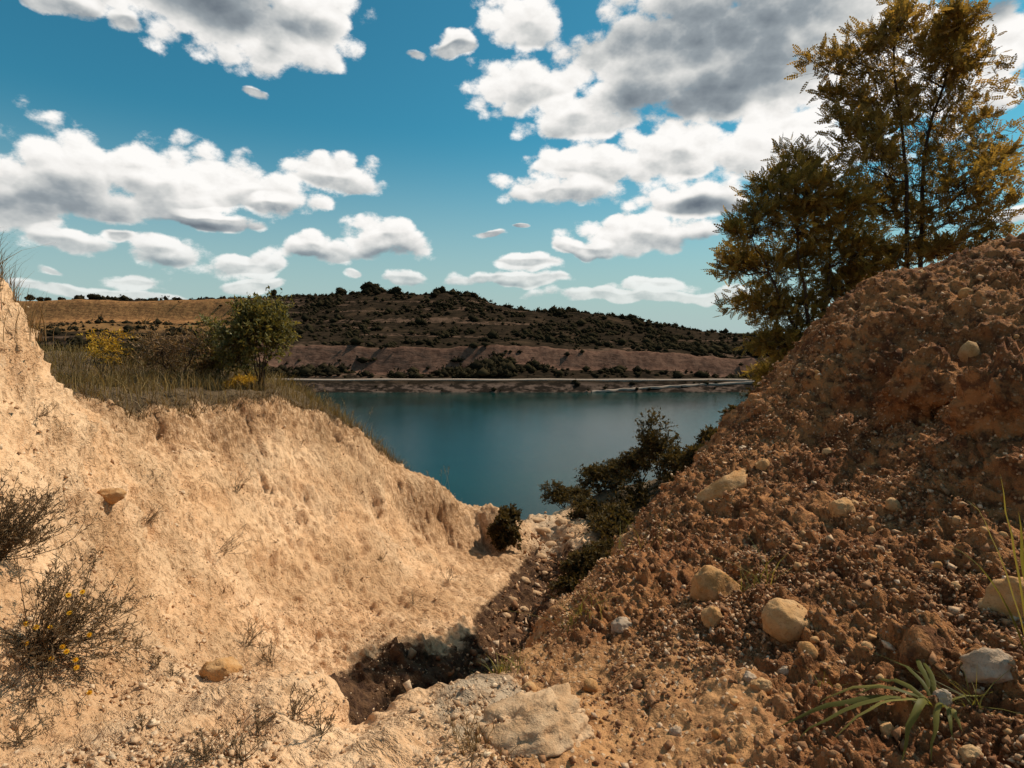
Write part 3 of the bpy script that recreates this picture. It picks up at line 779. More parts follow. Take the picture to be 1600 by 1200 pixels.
place_rock(1236, 958, 31, 28, 'limestone', 'smooth pale tan stone in the middle of the brown mound', 14, rough=0.14, cuts=5)
place_rock(1584, 932, 30, 32, 'orangestone', 'orange stone at the right edge of the photo', 15)
place_rock(1312, 790, 18, 15, 'orangestone', 'fist sized orange stone above the smooth pale stone', 16)
place_rock(1395, 786, 10, 9, 'limestone', 'small round tan stone right of the fist sized orange stone', 17)
place_rock(1336, 786, 8, 6, 'limestone', 'tiny pale stone touching the fist sized orange stone', 18)
place_rock(974, 974, 16, 13, 'palestone', 'grey tan stone near the grassy edge above the gully', 19)
place_rock(1112, 960, 15, 17, 'orangestone', 'knobbly orange stone just below the rounded orange lump', 20)
place_rock(1545, 1035, 27, 20, 'palestone', 'whitish grey stone near the lower right corner', 21)
place_rock(1470, 1087, 10, 11, 'palestone', 'pinkish pale stone at the root of the broad leaved grass', 22)
place_rock(1190, 1069, 13, 9, 'limestone', 'tan stone low on the mound left of the broad leaved grass', 23)
place_rock(1172, 1056, 8, 7, 'palestone', 'white pebble beside the tan stone low on the mound', 24)
place_rock(1057, 1143, 9, 8, 'palestone', 'white stone at the bottom of the ochre ground', 25)
place_rock(1228, 1047, 7, 6, 'palestone', 'white pebble below the smooth pale tan stone', 26)
place_rock(1515, 1178, 13, 11, 'limestone', 'tan stone at the bottom edge right of the grass leaves', 27)
place_rock(1383, 1135, 9, 9, 'orangestone', 'small orange stone under the broad grass leaves', 28)
place_rock(168, 772, 17, 11, 'limestone', 'jutting tan stone high on the left sandy slope', 29, roll=0.2, sink=0.2)
place_rock(345, 1046, 24, 17, 'orangestone', 'orange crumbling lump at the edge of the sandy ledge', 30, rough=0.35)
place_rock(1440, 592, 48, 54, 'soil', 'large ochre earth clod standing out of the mound', 31, 'earth clod', 'earth_clod', sub=5, rough=0.4, sink=0.44, cuts=5)
place_rock(1572, 625, 40, 66, 'soil', 'largest earth clod at the right edge of the mound', 32, 'earth clod', 'earth_clod', sub=5, rough=0.4, sink=0.44, cuts=5)
place_rock(1440, 1010, 32, 24, 'soil', 'low earth clod above the broad leaved grass', 33, 'earth clod', 'earth_clod', sub=3, rough=0.4, sink=0.4)
place_rock(815, 1122, 88, 42, 'outcrop', 'layered pale rock outcrop at the bottom centre beside a dry tuft', 34, 'rock', 'rock_outcrop', sub=5, rough=0.6, sink=0.95, cuts=14, strata=0.26, roll=0.25)
for k, (px, py, r_) in enumerate([(850,828,15),(880,815,12),(838,812,11),(905,800,12),(862,850,13),(890,838,10),(925,790,10),(845,868,10),(820,905,9),(835,925,10),(800,935,9),(818,950,8),(790,960,8),(850,895,8)]):
    o = place_rock(px, py, r_ * 1.1, r_ * 0.5, 'outcrop', 'pale flat slab among the rubble on the gully floor', 60 + k, sub=2, roll=random.uniform(-.3, .3), cuts=9)
    o['group'] = 'slabs on the gully floor'

# stones and gravel strewn over the ground
visible = (np.arctan2(np.abs(gx), gy) < rad(50)) & (rr > 1.7) & (rr < 16)
cell = (rr ** 2)
def strew(mask, n, power):
    w = np.where(visible, mask, 0) * cell ** power
    k = rng.choice(len(w), n, p=w / w.sum())
    jit = rng.normal(size=(n, 3)) * (0.004 * rr[k])[:, None]; jit[:, 2] *= 0.2
    return k, G3[k] + jit
variants = [new_mesh('stone', *rock_shape(2, 200 + k, 0.25, 8), smooth=False) for k in range(10)]
for me in variants: me.materials.append(M['limestone'])
vdark = [me.copy() for me in variants]
for me in vdark: me.materials.clear(); me.materials.append(M['orangestone'])
k, Pn = strew(m_mound * (1 - 0.8 * m_turf) * (rr < 8.5), 210, -0.15)
hero = hit(1133, 766)[0]
for i in range(210):
    if np.linalg.norm(Pn[i] - hero) < 0.35: continue
    r_ = 0.0042 * rr[k[i]] * rng.lognormal(0.1, 0.45)
    o = obj('stone', (variants if rng.random() < 0.25 else vdark)[rng.integers(10)], None, None, tuple(Pn[i] + GN[k[i]] * r_ * 0.35))
    o.scale = tuple(r_ * rng.uniform(0.7, 1.25, 3)); o.rotation_euler = tuple(rng.uniform(0, 6.28, 3))
    tag(o, 'loose small stone half sunk in the brown earth mound', 'stone', 'loose stones strewn over the mound')
def gravel(name, mask, n, size, power, mat, label, sig=0.5):
    k, Pn = strew(mask, n, power)
    V0, T0 = OCTA if name != 'gully_rubble' else ICO[1]
    r_ = 1.12 * size * np.minimum(rng.lognormal(0, sig, n), 4)
    a = unit(rng.normal(size=(n, 3))); b = unit(np.cross(a, rng.normal(size=(n, 3)))); c = np.cross(a, b)
    sc = rng.uniform(0.5, 1.35, (n, 3))
    base = V0[None] * (1 + (0.25 if len(V0) == 6 else 0.36) * rng.normal(size=(n, len(V0), 1)).clip(-1.6, 1.4))
    base = base * sc[:, None]
    V = base[..., 0:1] * a[:, None] + base[..., 1:2] * b[:, None] + base[..., 2:3] * c[:, None]
    V = V * r_[:, None, None] + rng.normal(size=V.shape) * (0.16 * r_)[:, None, None] + (Pn + GN[k] * (r_ * 0.3)[:, None])[:, None]
    T = (T0[None] + (np.arange(n) * len(V0))[:, None, None]).reshape(-1, 3)
    me = new_mesh(name, V.reshape(-1, 3), tris=T, attrs={'rnd': np.repeat(rng.random(n), len(V0))})
    tag(obj(name, me, M[mat]), label, kind='stuff')
patch = sstep(-0.2, 0.35, perlin(G3 * 1.2, 97)) * 0.9 + 0.1
gravel('gravel', m_mound * (1 - 0.85 * m_turf) * (1 - 0.85 * m_ochre) * patch * (rr < 9), 38000, 0.0066, -0.15, 'gravel', 'fine gravel and crumbs covering the brown mound')
gravel('sand_crumbs', sand * (1 - m_turf) * patch * (gz > -4.6), 17000, 0.0062, 0.12, 'crumbs', 'crumbs of dry soil on the sandy slopes')
gravel('gully_rubble', np.maximum(sstep(0.4, 0.9, pit_soil_shade), sstep(0.3, 0.8, gully_far)) * sstep(6.0, 7.5, rr), 1800, 0.014, 0.0, 'gravel', 'rubble on the gully floor', 0.7)

# ------------------------------------------------------------------ plants
def rdir(n, up=0.0):
    v = rng.normal(size=(n, 3)); v = unit(v); v[:, 2] += up; return unit(v)
def pinnate():
    V, Q = [], []
    def leaflet(bx, by, dx, dy, L, Wd, dz):
        d = np.array([dx, dy, dz]); s = np.array([dy, -dx, 0.0]); b = np.array([bx, by, 0.0])
        i = len(V); V.extend([b, b + d * L * 0.45 + s * Wd, b + d * L, b + d * L * 0.45 - s * Wd]); Q.append((i, i + 1, i + 2, i + 3))
    for k in range(5):
        t = 0.16 + 0.175 * k
        for sd in (-1, 1): leaflet(0, t, sd * 0.86, 0.5, 0.26 * (1 - 0.25 * abs(k - 2) / 2), 0.095, -0.12 - 0.1 * t)
    leaflet(0, 0.98, 0, 1, 0.26, 0.085, -0.2)
    return np.array(V), np.array(Q)
PIN = pinnate()
SIMPLE = (np.array([[0, 0, 0], [0.24, 0.45, 0.06], [0, 1, -0.08], [-0.24, 0.45, 0.06]]), np.array([[0, 1, 2, 3]]))
SLIM = (np.array([[0, 0, 0], [0.10, 0.45, 0.03], [0, 1, -0.12], [-0.10, 0.45, 0.03]]), np.array([[0, 1, 2, 3]]))
def curve(a, b, bend, n=6):
    t = np.linspace(0, 1, n)[:, None]
    return a * (1 - t) + b * t + np.asarray(bend) * (4 * t * (1 - t))
def woody(name, label, cat, base, stems, lobes, leaf, leaf_len, twigs, per_twig, mat, group=None, stem_r=0.04, bark='bark', bare=0.0, crown='crown', up=0.25):
    """a tree or shrub: stems rise from the base, limbs run into crown lobes, twigs carry leaves"""
    base = np.asarray(base, float)
    root = tag(empty(name, base), label, cat, group)
    wood, fol = MB(), MB()
    spts = []
    for S_ in stems:
        S_ = np.asarray(S_, float)
        t = np.linspace(0, 1, 14); s = np.linspace(0, 1, len(S_))
        Pn = np.stack([np.interp(t, s, S_[:, j]) for j in range(3)], 1)
        Pn[1:-1] += rng.normal(size=(12, 3)) * stem_r * 0.35
        wood.tube(Pn - base, stem_r * (1 - 0.82 * t), 7)
        spts.append(Pn)
    spts = np.concatenate(spts)
    lp, lx, ly, ls = [], [], [], []
    for (c, rad3, dens) in lobes:
        c = np.asarray(c, float); rad3 = np.asarray(rad3, float)
        cand = spts[spts[:, 2] < c[2] - 0.15 * rad3[2]]
        if len(cand) == 0: cand = spts[:3]
        d_ = np.linalg.norm(cand - c, axis=1) + 0.5 * np.abs(c[2] - cand[:, 2] - 0.5 * np.linalg.norm(cand[:, :2] - c[:2], axis=1))
        a = cand[np.argmin(d_)]
        limb = curve(a, c, (0, 0, -0.12 * np.linalg.norm(c - a)), 7)
        limb[1:-1] += rng.normal(size=(5, 3)) * 0.03 * np.linalg.norm(c - a)
        wood.tube(limb - base, np.linspace(stem_r * 0.42, stem_r * 0.10, 7), 5)
        nt_ = max(3, int(twigs * dens))
        dirs = rdir(nt_, up)
        for k in range(nt_):
            st_ = limb[rng.integers(2, 7)] + rng.normal(size=3) * 0.12 * rad3
            en = c + dirs[k] * rad3 * rng.uniform(0.55, 1.12)
            L_ = np.linalg.norm(en - st_)
            tw = curve(st_, en, (0, 0, 0.10 * L_), 5)
            wood.tube(tw[::2] - base, np.linspace(stem_r * 0.10, stem_r * 0.035, 3), 3)
            if rng.random() < bare: continue
            m_ = per_twig
            t = rng.uniform(0.35, 1.0, m_); t[0] = 1.0
            pp = np.stack([np.interp(t, np.linspace(0, 1, 5), tw[:, j]) for j in range(3)], 1)
            td = unit(en - st_)
            yd = td[None] * 0.7 + rdir(m_, 0.1) * 0.9
            lp.append(pp - base); ly.append(yd); lx.append(rng.normal(size=(m_, 3)) * 0.6 + np.array([0.5, -0.8, 0.0])); ls.append(leaf_len * rng.uniform(0.65, 1.25, m_))
    obj('trunk' if cat == 'tree' else 'branches', wood.mesh('wood', True), M[bark], root)
    if lp:
        fol.inst(leaf[0], leaf[1], np.concatenate(lp), np.concatenate(lx), np.concatenate(ly), np.concatenate(ls))
        tag(obj(crown, fol.mesh('foliage'), M[mat], root), kind='stuff')
    return root
def lobes_px(lst, Y, dj=0.5):
    out = []
    for L_ in lst:
        px, py, rx, ry = L_[:4]; dens = L_[4] if len(L_) > 4 else 1.0
        yy = Y + rng.uniform(-dj, dj)
        c = at(px, py, yy); k = np.linalg.norm(c) / FPX * (0.93 if abs(px - 800) < 500 else 0.88)
        out.append((c, (rx * k, 0.5 * (rx + ry) * k, ry * k), dens))
    return out
def on_ground(px, Y):
    p = at(px, 600, Y); p[2] = ground_at(p[0], p[1]) - 0.03; return p

# the tall tree behind the mound's crest
b = on_ground(1432, 9.4)
woody('robinia_tree', 'tall feathery yellow brown tree rising behind the crest of the brown mound', 'tree', b,
  [[b, at(1418, 400, 9.4), at(1416, 260, 9.4), at(1395, 120, 9.3), at(1400, 20, 9.3)], [b + [0.15, 0, 0], at(1438, 380, 9.5), at(1442, 230, 9.6), at(1480, 110, 9.6), at(1493, 15, 9.6)]],
  lobes_px([(1398,58,52,42),(1402,30,22,18,.4),(1490,62,34,46),(1502,30,18,18,.4),(1335,92,55,38,.7),(1278,100,28,22,.35),(1298,152,22,10,.25),(1440,112,70,55),(1508,128,52,55),(1365,165,62,48),(1310,188,26,14,.3),(1445,200,80,58,1.1),(1530,215,48,48),(1350,235,58,46),(1420,275,82,50),(1515,288,68,46),(1568,262,34,34,.7),(1360,315,62,46),(1480,345,60,30,.5),(1560,335,42,34,.6),(1548,378,55,18,.4),(1400,345,50,35,.6),(1432,392,46,20,.7),(1385,405,40,20,.7),(1480,388,40,14,.5)], 9.4, 0.7),
  PIN, 0.165, 56, 7, 'robinia', stem_r=0.042, up=0.35)
b = on_ground(1272, 8.9)
woody('robinia_tree', 'lower spreading feathery tree leaning left over the lake beside the mound', 'tree', b,
  [[b, at(1268, 520, 8.9), at(1250, 420, 8.8), at(1240, 270, 8.7)], [b, at(1285, 500, 9.0), at(1300, 400, 9.0), at(1290, 290, 9.0)], [b, at(1250, 530, 8.9), at(1215, 450, 8.8), at(1175, 370, 8.7)]],
  lobes_px([(1240,262,34,38,.8),(1205,300,42,38,.9),(1262,300,40,40),(1182,350,44,34,.9),(1148,362,20,9,.2),(1250,355,62,46,1.1),(1315,330,48,48,.9),(1150,412,42,28,.9),(1215,425,66,46,1.1),(1290,400,56,52,1.1),(1345,390,46,46,.9),(1180,478,56,34),(1245,490,60,44,1.1),(1318,450,44,36),(1215,540,48,34),(1200,590,38,32,.8),(1268,560,34,30,.8),(1360,440,40,28,.7)], 8.9, 0.7),
  PIN, 0.155, 66, 7, 'robinia_lo', stem_r=0.04, up=0.2)

def bush(name, label, px, py, rx, ry, Y, leaf, leaf_len, twigs, per, mat, group=None, nl=5, bare=0.0, cat='shrub', stem_r=0.018, up=0.3):
    c = at(px, py, Y); k = np.linalg.norm(c) / FPX
    base = np.array([c[0], c[1], ground_at(c[0], c[1]) - 0.03])
    lob = []
    for i in range(nl):
        o_ = rng.uniform(-0.62, 0.62, 3) * np.array([rx, rx, ry]) * k
        f_ = rng.uniform(0.5, 0.72)
        lob.append((c + o_, np.array([rx, rx, ry]) * k * f_, 1.0))
    st = [[base + rng.normal(size=3) * [0.05, 0.05, 0], 0.5 * (base + l[0]) + rng.normal(size=3) * 0.05, l[0]] for l in lob]
    return woody(name, label, cat, base, st, lob, leaf, leaf_len, twigs, per, mat, group, stem_r, bare=bare, crown='leaves', up=up)
# left plateau
bush('shrub', 'leafy green shrub on the grassy left plateau above the lake', 400, 535, 56, 68, 10.6, SIMPLE, 0.085, 90, 9, 'shrub_green', nl=9)
bush('shrub', 'low spur of green shrub left of the leafy shrub', 345, 545, 38, 50, 11.0, SIMPLE, 0.075, 60, 7, 'shrub_green', nl=5)
bush('dry_shrub', 'tangled brown half bare shrub in the middle of the left plateau', 275, 555, 62, 42, 10.4, SLIM, 0.10, 70, 4, 'shrub_dry', nl=9, bare=0.25)
bush('shrub', 'dark low shrub behind the goldenrod on the left plateau', 205, 555, 45, 26, 11.5, SIMPLE, 0.07, 60, 7, 'shrub_dark', nl=5)
bush('goldenrod', 'goldenrod with drooping yellow plumes on the left plateau', 158, 548, 34, 26, 10.0, SLIM, 0.07, 26, 7, 'goldenrod', nl=5, cat='plant', stem_r=0.01)
bush('goldenrod', 'small bushy yellow flowering plant at the rim below the green shrub', 374, 596, 20, 12, 9.9, SLIM, 0.05, 40, 8, 'goldenrod', nl=4, cat='plant', stem_r=0.008)
# right side of the gully
for (px, py, rx, ry, Y, lab) in [
  (1036,698,38,42,15.5,'round dark shrub standing highest against the water right of the gully'),
  (1005,775,52,36,15.0,'broad dark shrub below the round one right of the gully'),
  (1065,745,46,38,14.0,'dark shrub between the round shrub and the brown mound'),
  (1112,695,26,18,13.5,'small dark shrub beside the upper edge of the mound'),
  (935,752,34,20,19.0,'reddish dark shrub at the water edge left of the round shrub'),
  (885,775,32,14,20.5,'low scrub at the lakeside end of the gully'),
  (968,738,26,16,19.0,'low dark shrub on the lake bank between the reddish and the round shrub'),
  (965,825,42,26,12.8,'dark shrub hanging over the right gully wall'),
  (1025,830,40,30,11.5,'dark shrub right against the edge of the mound'),
  (1085,790,36,34,11.0,'dark shrub low behind the long flat stone on the mound edge'),
  (1100,720,30,24,12.5,'dark shrub filling the gap above the long flat stone'),
  (925,800,30,18,15.5,'low dark shrub on the far gully bank'),
  (1000,720,30,18,18.0,'dark shrub left of the round shrub by the water'),
  (1165,655,30,20,11.5,'dark undergrowth below the spreading tree by the lake'),
  (1205,620,36,26,10.4,'dark undergrowth at the foot of the spreading tree'),
  (788,828,20,26,12.6,'dark dry shrub at the end of the sandy rim'),
  (890,905,26,16,9.8,'dark weeds in the shadowed bend of the gully'),
  (950,900,34,20,8.6,'dark weeds hanging under the mound edge over the gully'),
  (925,868,30,18,10.2,'dark shrub on the right gully wall below the overhanging one'),
  (975,868,30,22,9.4,'dark shrub tucked behind the mound edge'),
  (655,772,24,7,14.0,'low dry scrub along the far rim of the sandy slope')]:
    bush('shrub', lab, px, py, rx * 1.15, ry * 1.12, Y, SIMPLE, 0.09 if Y > 11 else 0.065, 42, 16, 'shrub_dark', 'dark shrubs along the gully', nl=8)

# grass
def grass(name, label, spots, h, w, mat, lean=0.35, nb=1, kind='stuff', cat=None, group=None, wind=(0.2, 0, 0)):
    mb = MB()
    for p in spots:
        for _ in range(nb):
            L_ = h * rng.uniform(0.5, 1.3); d_ = rng.normal(size=3) * lean + np.array(wind); d_[2] = 0
            t = np.linspace(0, 1, 4)[:, None]
            P_ = p + np.array([0, 0, 1.0]) * L_ * t * (1 - 0.25 * t * np.linalg.norm(d_)) + d_ * L_ * t * t
            s_ = rng.normal(size=3); s_[2] = 0
            mb.blade(P_, w * np.array([1, 0.85, 0.55, 0.08]) * rng.uniform(0.7, 1.3), s_, rng.random())
    return tag(obj(name, mb.mesh(name), M[mat]), label, cat, group, kind)
w_t = np.where((gx < -1.5) & (gy > 6) & (gy < 15.5) & (np.arctan2(-gx, gy) < rad(52)), m_turf ** 1.5 * sstep(6.7, 7.6, gy), 0) * cell
k = rng.choice(len(w_t), 10000, p=w_t / w_t.sum())
grass('plateau_grass', 'brown dry grass covering the left plateau', G3[k], 0.30, 0.0055, 'rim_grass')
rimk = np.where((m_turf > 0.05) & (m_turf < 0.75) & (gx < -1.5) & (gy > 6.5) & (gy < 13), 1.0, 0) * cell
k = rng.choice(len(rimk), 3600, p=rimk / rimk.sum())
grass('rim_grass', 'short dry grass and roots along the rim of the sandy slope', G3[k], 0.16, 0.005, 'dry_grass', lean=0.6)
def px_spots(px0, px1, py0, py1, n, Y=None):
    out = []
    for _ in range(n):
        px, py = rng.uniform(px0, px1), rng.uniform(py0, py1)
        out.append(hit(px, py)[0] if Y is None else on_ground(px, Y + rng.normal() * 0.25))
    return np.array(out)
def tuft(name, label, c, spread, n, h, w, mat, cat='grass', lean=0.5, group=None, wind=(0, 0, 0), parts=False):
    c = np.asarray(c, float)
    spots = rng.normal(size=(n, 3)) * [spread, spread, 0]
    spots[:, 2] = np.clip(G3[gidx(c[0] + spots[:, 0], c[1] + spots[:, 1]), 2] - c[2] - 0.02, -0.6, 0.3)
    root = tag(empty(name, c), label, cat, group)
    o = grass('blades', None, spots, h, w, mat, lean, 1, 'stuff', None, None, wind)
    o.parent = root; return root
c0 = at(-22, 425, 4.6)
tuft('grass_tuft', 'tall dry grass tuft on top of the bank at the left edge', (c0[0], c0[1], ground_at(c0[0], c0[1])), 0.14, 420, 0.34, 0.003, 'dry_grass', lean=0.30, wind=(0.10, 0, 0))
tuft('grass_tuft', 'dry straw tuft beside the rock outcrop at the bottom centre', hit(742, 1165)[0], 0.05, 80, 0.17, 0.0022, 'dry_grass', lean=0.6)
tuft('grass_tuft', 'thin grey green tuft on the edge above the gully', hit(905, 965)[0], 0.07, 34, 0.26, 0.0028, 'green_grass', lean=0.9)
tuft('grass_tuft', 'grass tuft growing right beside the rounded orange lump', hit(1180, 925)[0], 0.05, 30, 0.24, 0.0026, 'green_grass', lean=0.7)
tuft('grass_tuft', 'small grass tuft just above the rock outcrop at the gully edge', hit(790, 1050)[0], 0.06, 60, 0.12, 0.003, 'green_grass', lean=0.7)
tuft('grass_tuft', 'few thin blades sticking up at the mound edge over the gully', hit(985, 862)[0], 0.12, 14, 0.42, 0.003, 'green_grass', lean=0.5)
tuft('grass_tuft', 'tiny tuft low on the mound left of the broad leaved grass', hit(1293, 1070)[0], 0.03, 14, 0.10, 0.002, 'green_grass', lean=0.6)
tuft('grass_tuft', 'wispy tuft right of the broad leaved grass', hit(1520, 1100)[0], 0.03, 16, 0.16, 0.0024, 'green_grass', lean=1.1)
def stalks(px, py, Y, n, label):
    c = on_ground(px, Y) if Y else hit(px, py)[0]
    root = tag(empty('seed_grass', c), label, 'grass', 'seed headed grass along the rim')
    a, b = MB(), MB()
    for _ in range(n):
        p0 = rng.normal(size=3) * [0.14, 0.14, 0]; h_ = rng.uniform(0.3, 0.65)
        top = p0 + [rng.normal() * 0.10, rng.normal() * 0.08, h_]
        a.tube(curve(p0, top, (0.02, 0, 0)), np.linspace(0.0035, 0.0016, 6), 3)
        m_ = 14; t = rng.uniform(0.68, 1.0, m_)[:, None]
        b.inst(SLIM[0], SLIM[1], p0 + (top - p0) * t, rng.normal(size=(m_, 3)), rdir(m_, 0.8), 0.05)
    obj('stalks', a.mesh('stalks'), M['dry_grass'], root); tag(obj('seed_heads', b.mesh('seeds'), M['dry_grass'], root), kind='stuff')
for (px, Y, n, lab) in [(515, 11.2, 6, 'seed headed grass standing on the rim left of the water'), (545, 11.6, 5, 'seed headed grass lower on the rim against the water'), (482, 10.9, 6, 'seed headed grass next to the leafy green shrub'), (690, 13.2, 4, 'thin seed headed grass on the low rim before the lake')]:
    stalks(px, 0, Y, n, lab)

def weed(label, px, py, size, n, leaf_n=7, mat='weed', flowers=(), group='weeds on the sandy slope', name='weed', lean=0.5):
    p, nrm = hit(px, py)
    k = np.linalg.norm(p) / FPX * size
    root = tag(empty(name, p), label, 'plant', group)
    a, b = MB(), MB()
    for _ in range(n):
        d_ = unit(nrm * 0.55 + np.array([0, 0, 0.5]) + rng.normal(size=3) * lean)
        L_ = k * rng.uniform(0.5, 1.15); c_ = curve(rng.normal(size=3) * 0.06 * k, d_ * L_, rng.normal(size=3) * 0.10 * L_)
        a.tube(c_, np.linspace(0.0032, 0.0013, 6) * (0.6 + k), 3)
        for _s in range(2):
            i_ = rng.integers(2, 5); e_ = c_[i_] + unit(d_ + rng.normal(size=3) * 0.8) * L_ * 0.35
            a.tube(curve(c_[i_], e_, (0, 0, 0), 3), 0.0012 * (0.6 + k), 3)
            t = rng.uniform(0.2, 1, (leaf_n, 1)); b.inst(SLIM[0], SLIM[1], c_[i_] * (1 - t) + e_ * t, rng.normal(size=(leaf_n, 3)), rdir(leaf_n, 0.3) + d_ * 0.5, 0.016 + 0.028 * k)
        t = rng.uniform(0.25, 1, leaf_n)
        b.inst(SLIM[0], SLIM[1], np.stack([np.interp(t, np.linspace(0, 1, 6), c_[:, j]) for j in range(3)], 1), rng.normal(size=(leaf_n, 3)), rdir(leaf_n, 0.3) + d_ * 0.5, 0.016 + 0.028 * k)
    obj('stems', a.mesh('stems'), M[mat], root); tag(obj('leaves', b.mesh('leaves'), M[mat], root), kind='stuff')
    for (fx_, fy_) in flowers:
        fp = at(fx_, fy_, p[1] - 0.10 - 0.2 * k * rng.random()) - p
        f = MB(); n_f = 11; an = np.arange(n_f) / n_f * 6.28
        fd = unit(np.array([0.4, -0.7, 0.6]) + rng.normal(size=3) * 0.3); u_, v_, _n = frame_from(fd)
        pd = np.cos(an)[:, None] * u_ + np.sin(an)[:, None] * v_ + fd * 0.25
        f.inst(SIMPLE[0], SIMPLE[1], np.zeros((n_f, 3)), np.cross(pd, fd), pd, 0.015)
        f.tube([-fd * 0.004, fd * 0.006], [0.006, 0.005], 6)
        o = obj('flower', f.mesh('flower'), M['yellow_flower'], root, tuple(fp))
        sm = MB(); sm.tube(curve(np.zeros(3), np.array([-fp[0] * 0.3, 0.03, -0.12]), (0, 0, 0.01)), 0.0015, 3)
        obj('stalk', sm.mesh('stalk'), M[mat], o)
    return root
fl = [(107,930),(129,925),(109,958),(40,975),(57,980),(78,980),(140,992),(98,1010),(104,1018),(80,1029),(118,1031),(120,1043),(140,1082),(42,1005)]
weed('bushy weed with yellow daisy flowers at the lower left edge', 62, 1020, 105, 90, 15, flowers=fl, group='', name='flowering_weed', lean=0.55)
weed('dark dry weed bush at the left edge above the yellow flowers', -10, 870, 85, 85, 16, group='', name='weed', lean=0.45)
WEEDS = [(372,770,34,8,'dry weed on a hump near the top of the sandy slope'),(228,818,34,10,'dry grassy weed left of the middle of the sandy slope'),(348,862,46,9,'tall thin weed in the middle of the sandy slope'),(700,908,26,12,'dark bushy weed low on the slope near the gully bend'),(385,1010,42,16,'greyish weed above the end of the sandy ledge'),(420,1035,40,14,'dry weed hanging at the end of the sandy ledge'),(645,945,22,8,'small weed on the slope left of the gully bend'),
 (460,1125,44,14,'leafy weed on the bright ledge above the pit'),(500,1150,40,12,'weed at the rim of the pit on the bright ledge'),(320,1190,40,12,'dark weed at the bottom edge left of the bright ledge'),(30,1160,34,12,'low weed in the lower left corner'),(400,1150,34,10,'sprig lying on the bright ledge'),(215,1015,26,9,'creeping sprig right of the yellow flowers'),(245,1040,22,8,'end of the creeping sprig on the sand'),(222,1140,18,6,'tiny dark weed on sand near the bottom left'),(120,900,60,7,'tall leaning stalk above the yellow flowers'),
 (270,1055,16,6,'tiny leaf pair on the bright sand'),(590,880,20,7,'tiny weed high over the pit'),(535,900,20,6,'small dry weed left of the slope centre line'),(470,700,16,6,'tiny weed just below the rim'),(240,748,14,5,'dark twig near the jutting stone'),(380,1190,40,12,'branching weed at the bottom edge of the ledge'),(300,760,18,6,'small weed below the left rim'),(60,650,22,8,'dry weed on the steep left bank'),(1075,960,26,8,'yellow green sprig at the edge of the ochre ground')]
for (px, py, sz_, n, lab) in WEEDS: weed(lab, px, py, sz_, n, 5)

# broad leaved grass low on the mound: every leaf is a part
def broad_leaf(root, base, tip, rise, w, twist):
    t = np.linspace(0, 1, 10)[:, None]
    P_ = base * (1 - t) + tip * t + np.array([0, 0, rise]) * (4 * t * (1 - t)) ** 0.9
    d_ = tip - base; s_ = unit(np.cross(d_, [0, 0, 1.0]) + np.array([0, 0, twist]) * np.linalg.norm(d_))
    wd = w * np.array([0.35, 0.7, 0.92, 1.0, 1.0, 0.95, 0.85, 0.66, 0.4, 0.04])
    mb = MB(); mb.blade(P_ + rng.normal(size=(10, 3)) * 0.0025, wd, s_, rng.random(), fold=0.35)
    obj('leaf', mb.mesh('leaf', True), M['green_grass'], root)
c0, n0 = hit(1462, 1105)
root = tag(empty('broad_grass', c0), 'clump of arching broad green grass leaves at the lower right', 'grass')
for (px, py, bx, by, rise, w, tw) in [(1212,1145,0,0,.07,.012,.3),(1240,1168,0,0,.09,.013,-.2),(1408,1199,-6,0,.10,.013,.5),(1455,1196,6,4,.08,.011,-.5),(1424,1024,0,-8,.03,.010,.2),(1352,1072,-4,-6,.05,.010,.4),(1330,1092,-4,-2,.05,.009,.1),(1490,1168,8,4,.05,.008,.3),(1552,1104,10,2,.04,.006,.2),(1502,1150,14,4,.03,.009,-.3),(1395,1040,0,-4,.04,.008,.1),(1270,1110,-5,0,.08,.008,.2),(1300,1165,-4,2,.08,.009,-.3),(1440,1040,2,-6,.04,.008,.3)]:
    tp = hit(px, py)[0] + np.array([0, 0, 0.015])
    broad_leaf(root, np.array([bx, 0, 0]) * 0.0022, tp - c0, rise * 1.15, w * 1.05, tw)
c1 = at(1628, 915, 2.2); c1[2] = ground_at(c1[0], c1[1])
root = tag(empty('broad_grass', c1), 'tall grass blades leaning in from the right edge', 'grass')
for (px, py, dy, rise, w) in [(1562,742,0,.04,.012),(1485,852,-.1,.10,.008),(1515,782,.05,.10,.009),(1590,800,-.1,.05,.010)]:
    broad_leaf(root, np.zeros(3), at(px, py, 2.2 + dy) - c1, rise, w * 1.1, 0.3)

# ------------------------------------------------------------------ scrub on the far hill
w_s = np.where((fy > 178) & (FR < 420) & (np.abs(np.arctan2(fx, fy)) < 0.95), 1.0, 0.0)
w_s *= (1 - 0.93 * np.clip(slope_cliff * (1 - lf_) * (0.35 + 1.4 * sstep(0.0, 0.25, fbm(np.stack([fx * 0.05, fy * 0.02, 0 * fx], 1), 2, 95) + 0.25)), 0, 1)) * (1 - 0.97 * qcl) * (1 - 0.75 * qfl)
w_s *= 0.12 + sstep(-0.1, 0.25, fbm(FP * 0.05, 3, 99))
w_s *= np.where((fy > 177) & (fy < 189), 3.5, 1.0) * np.where((fy < 200) & (cpx > 712) & (cpx < 798), 5.0, 1.0)
w_s += np.where((fy > 165.5) & (fy < 170.5), 0.22, 0)
w_s *= FR * np.gradient(rad_far)[np.repeat(np.arange(len(rad_far)), len(ang_far))]
w_s[np.repeat(np.arange(len(rad_far)), len(ang_far)) > len(rad_far) - 5] = 0
jn = np.tile(np.arange(len(ang_far)), len(rad_far)); w_s[jn > 429] = 0
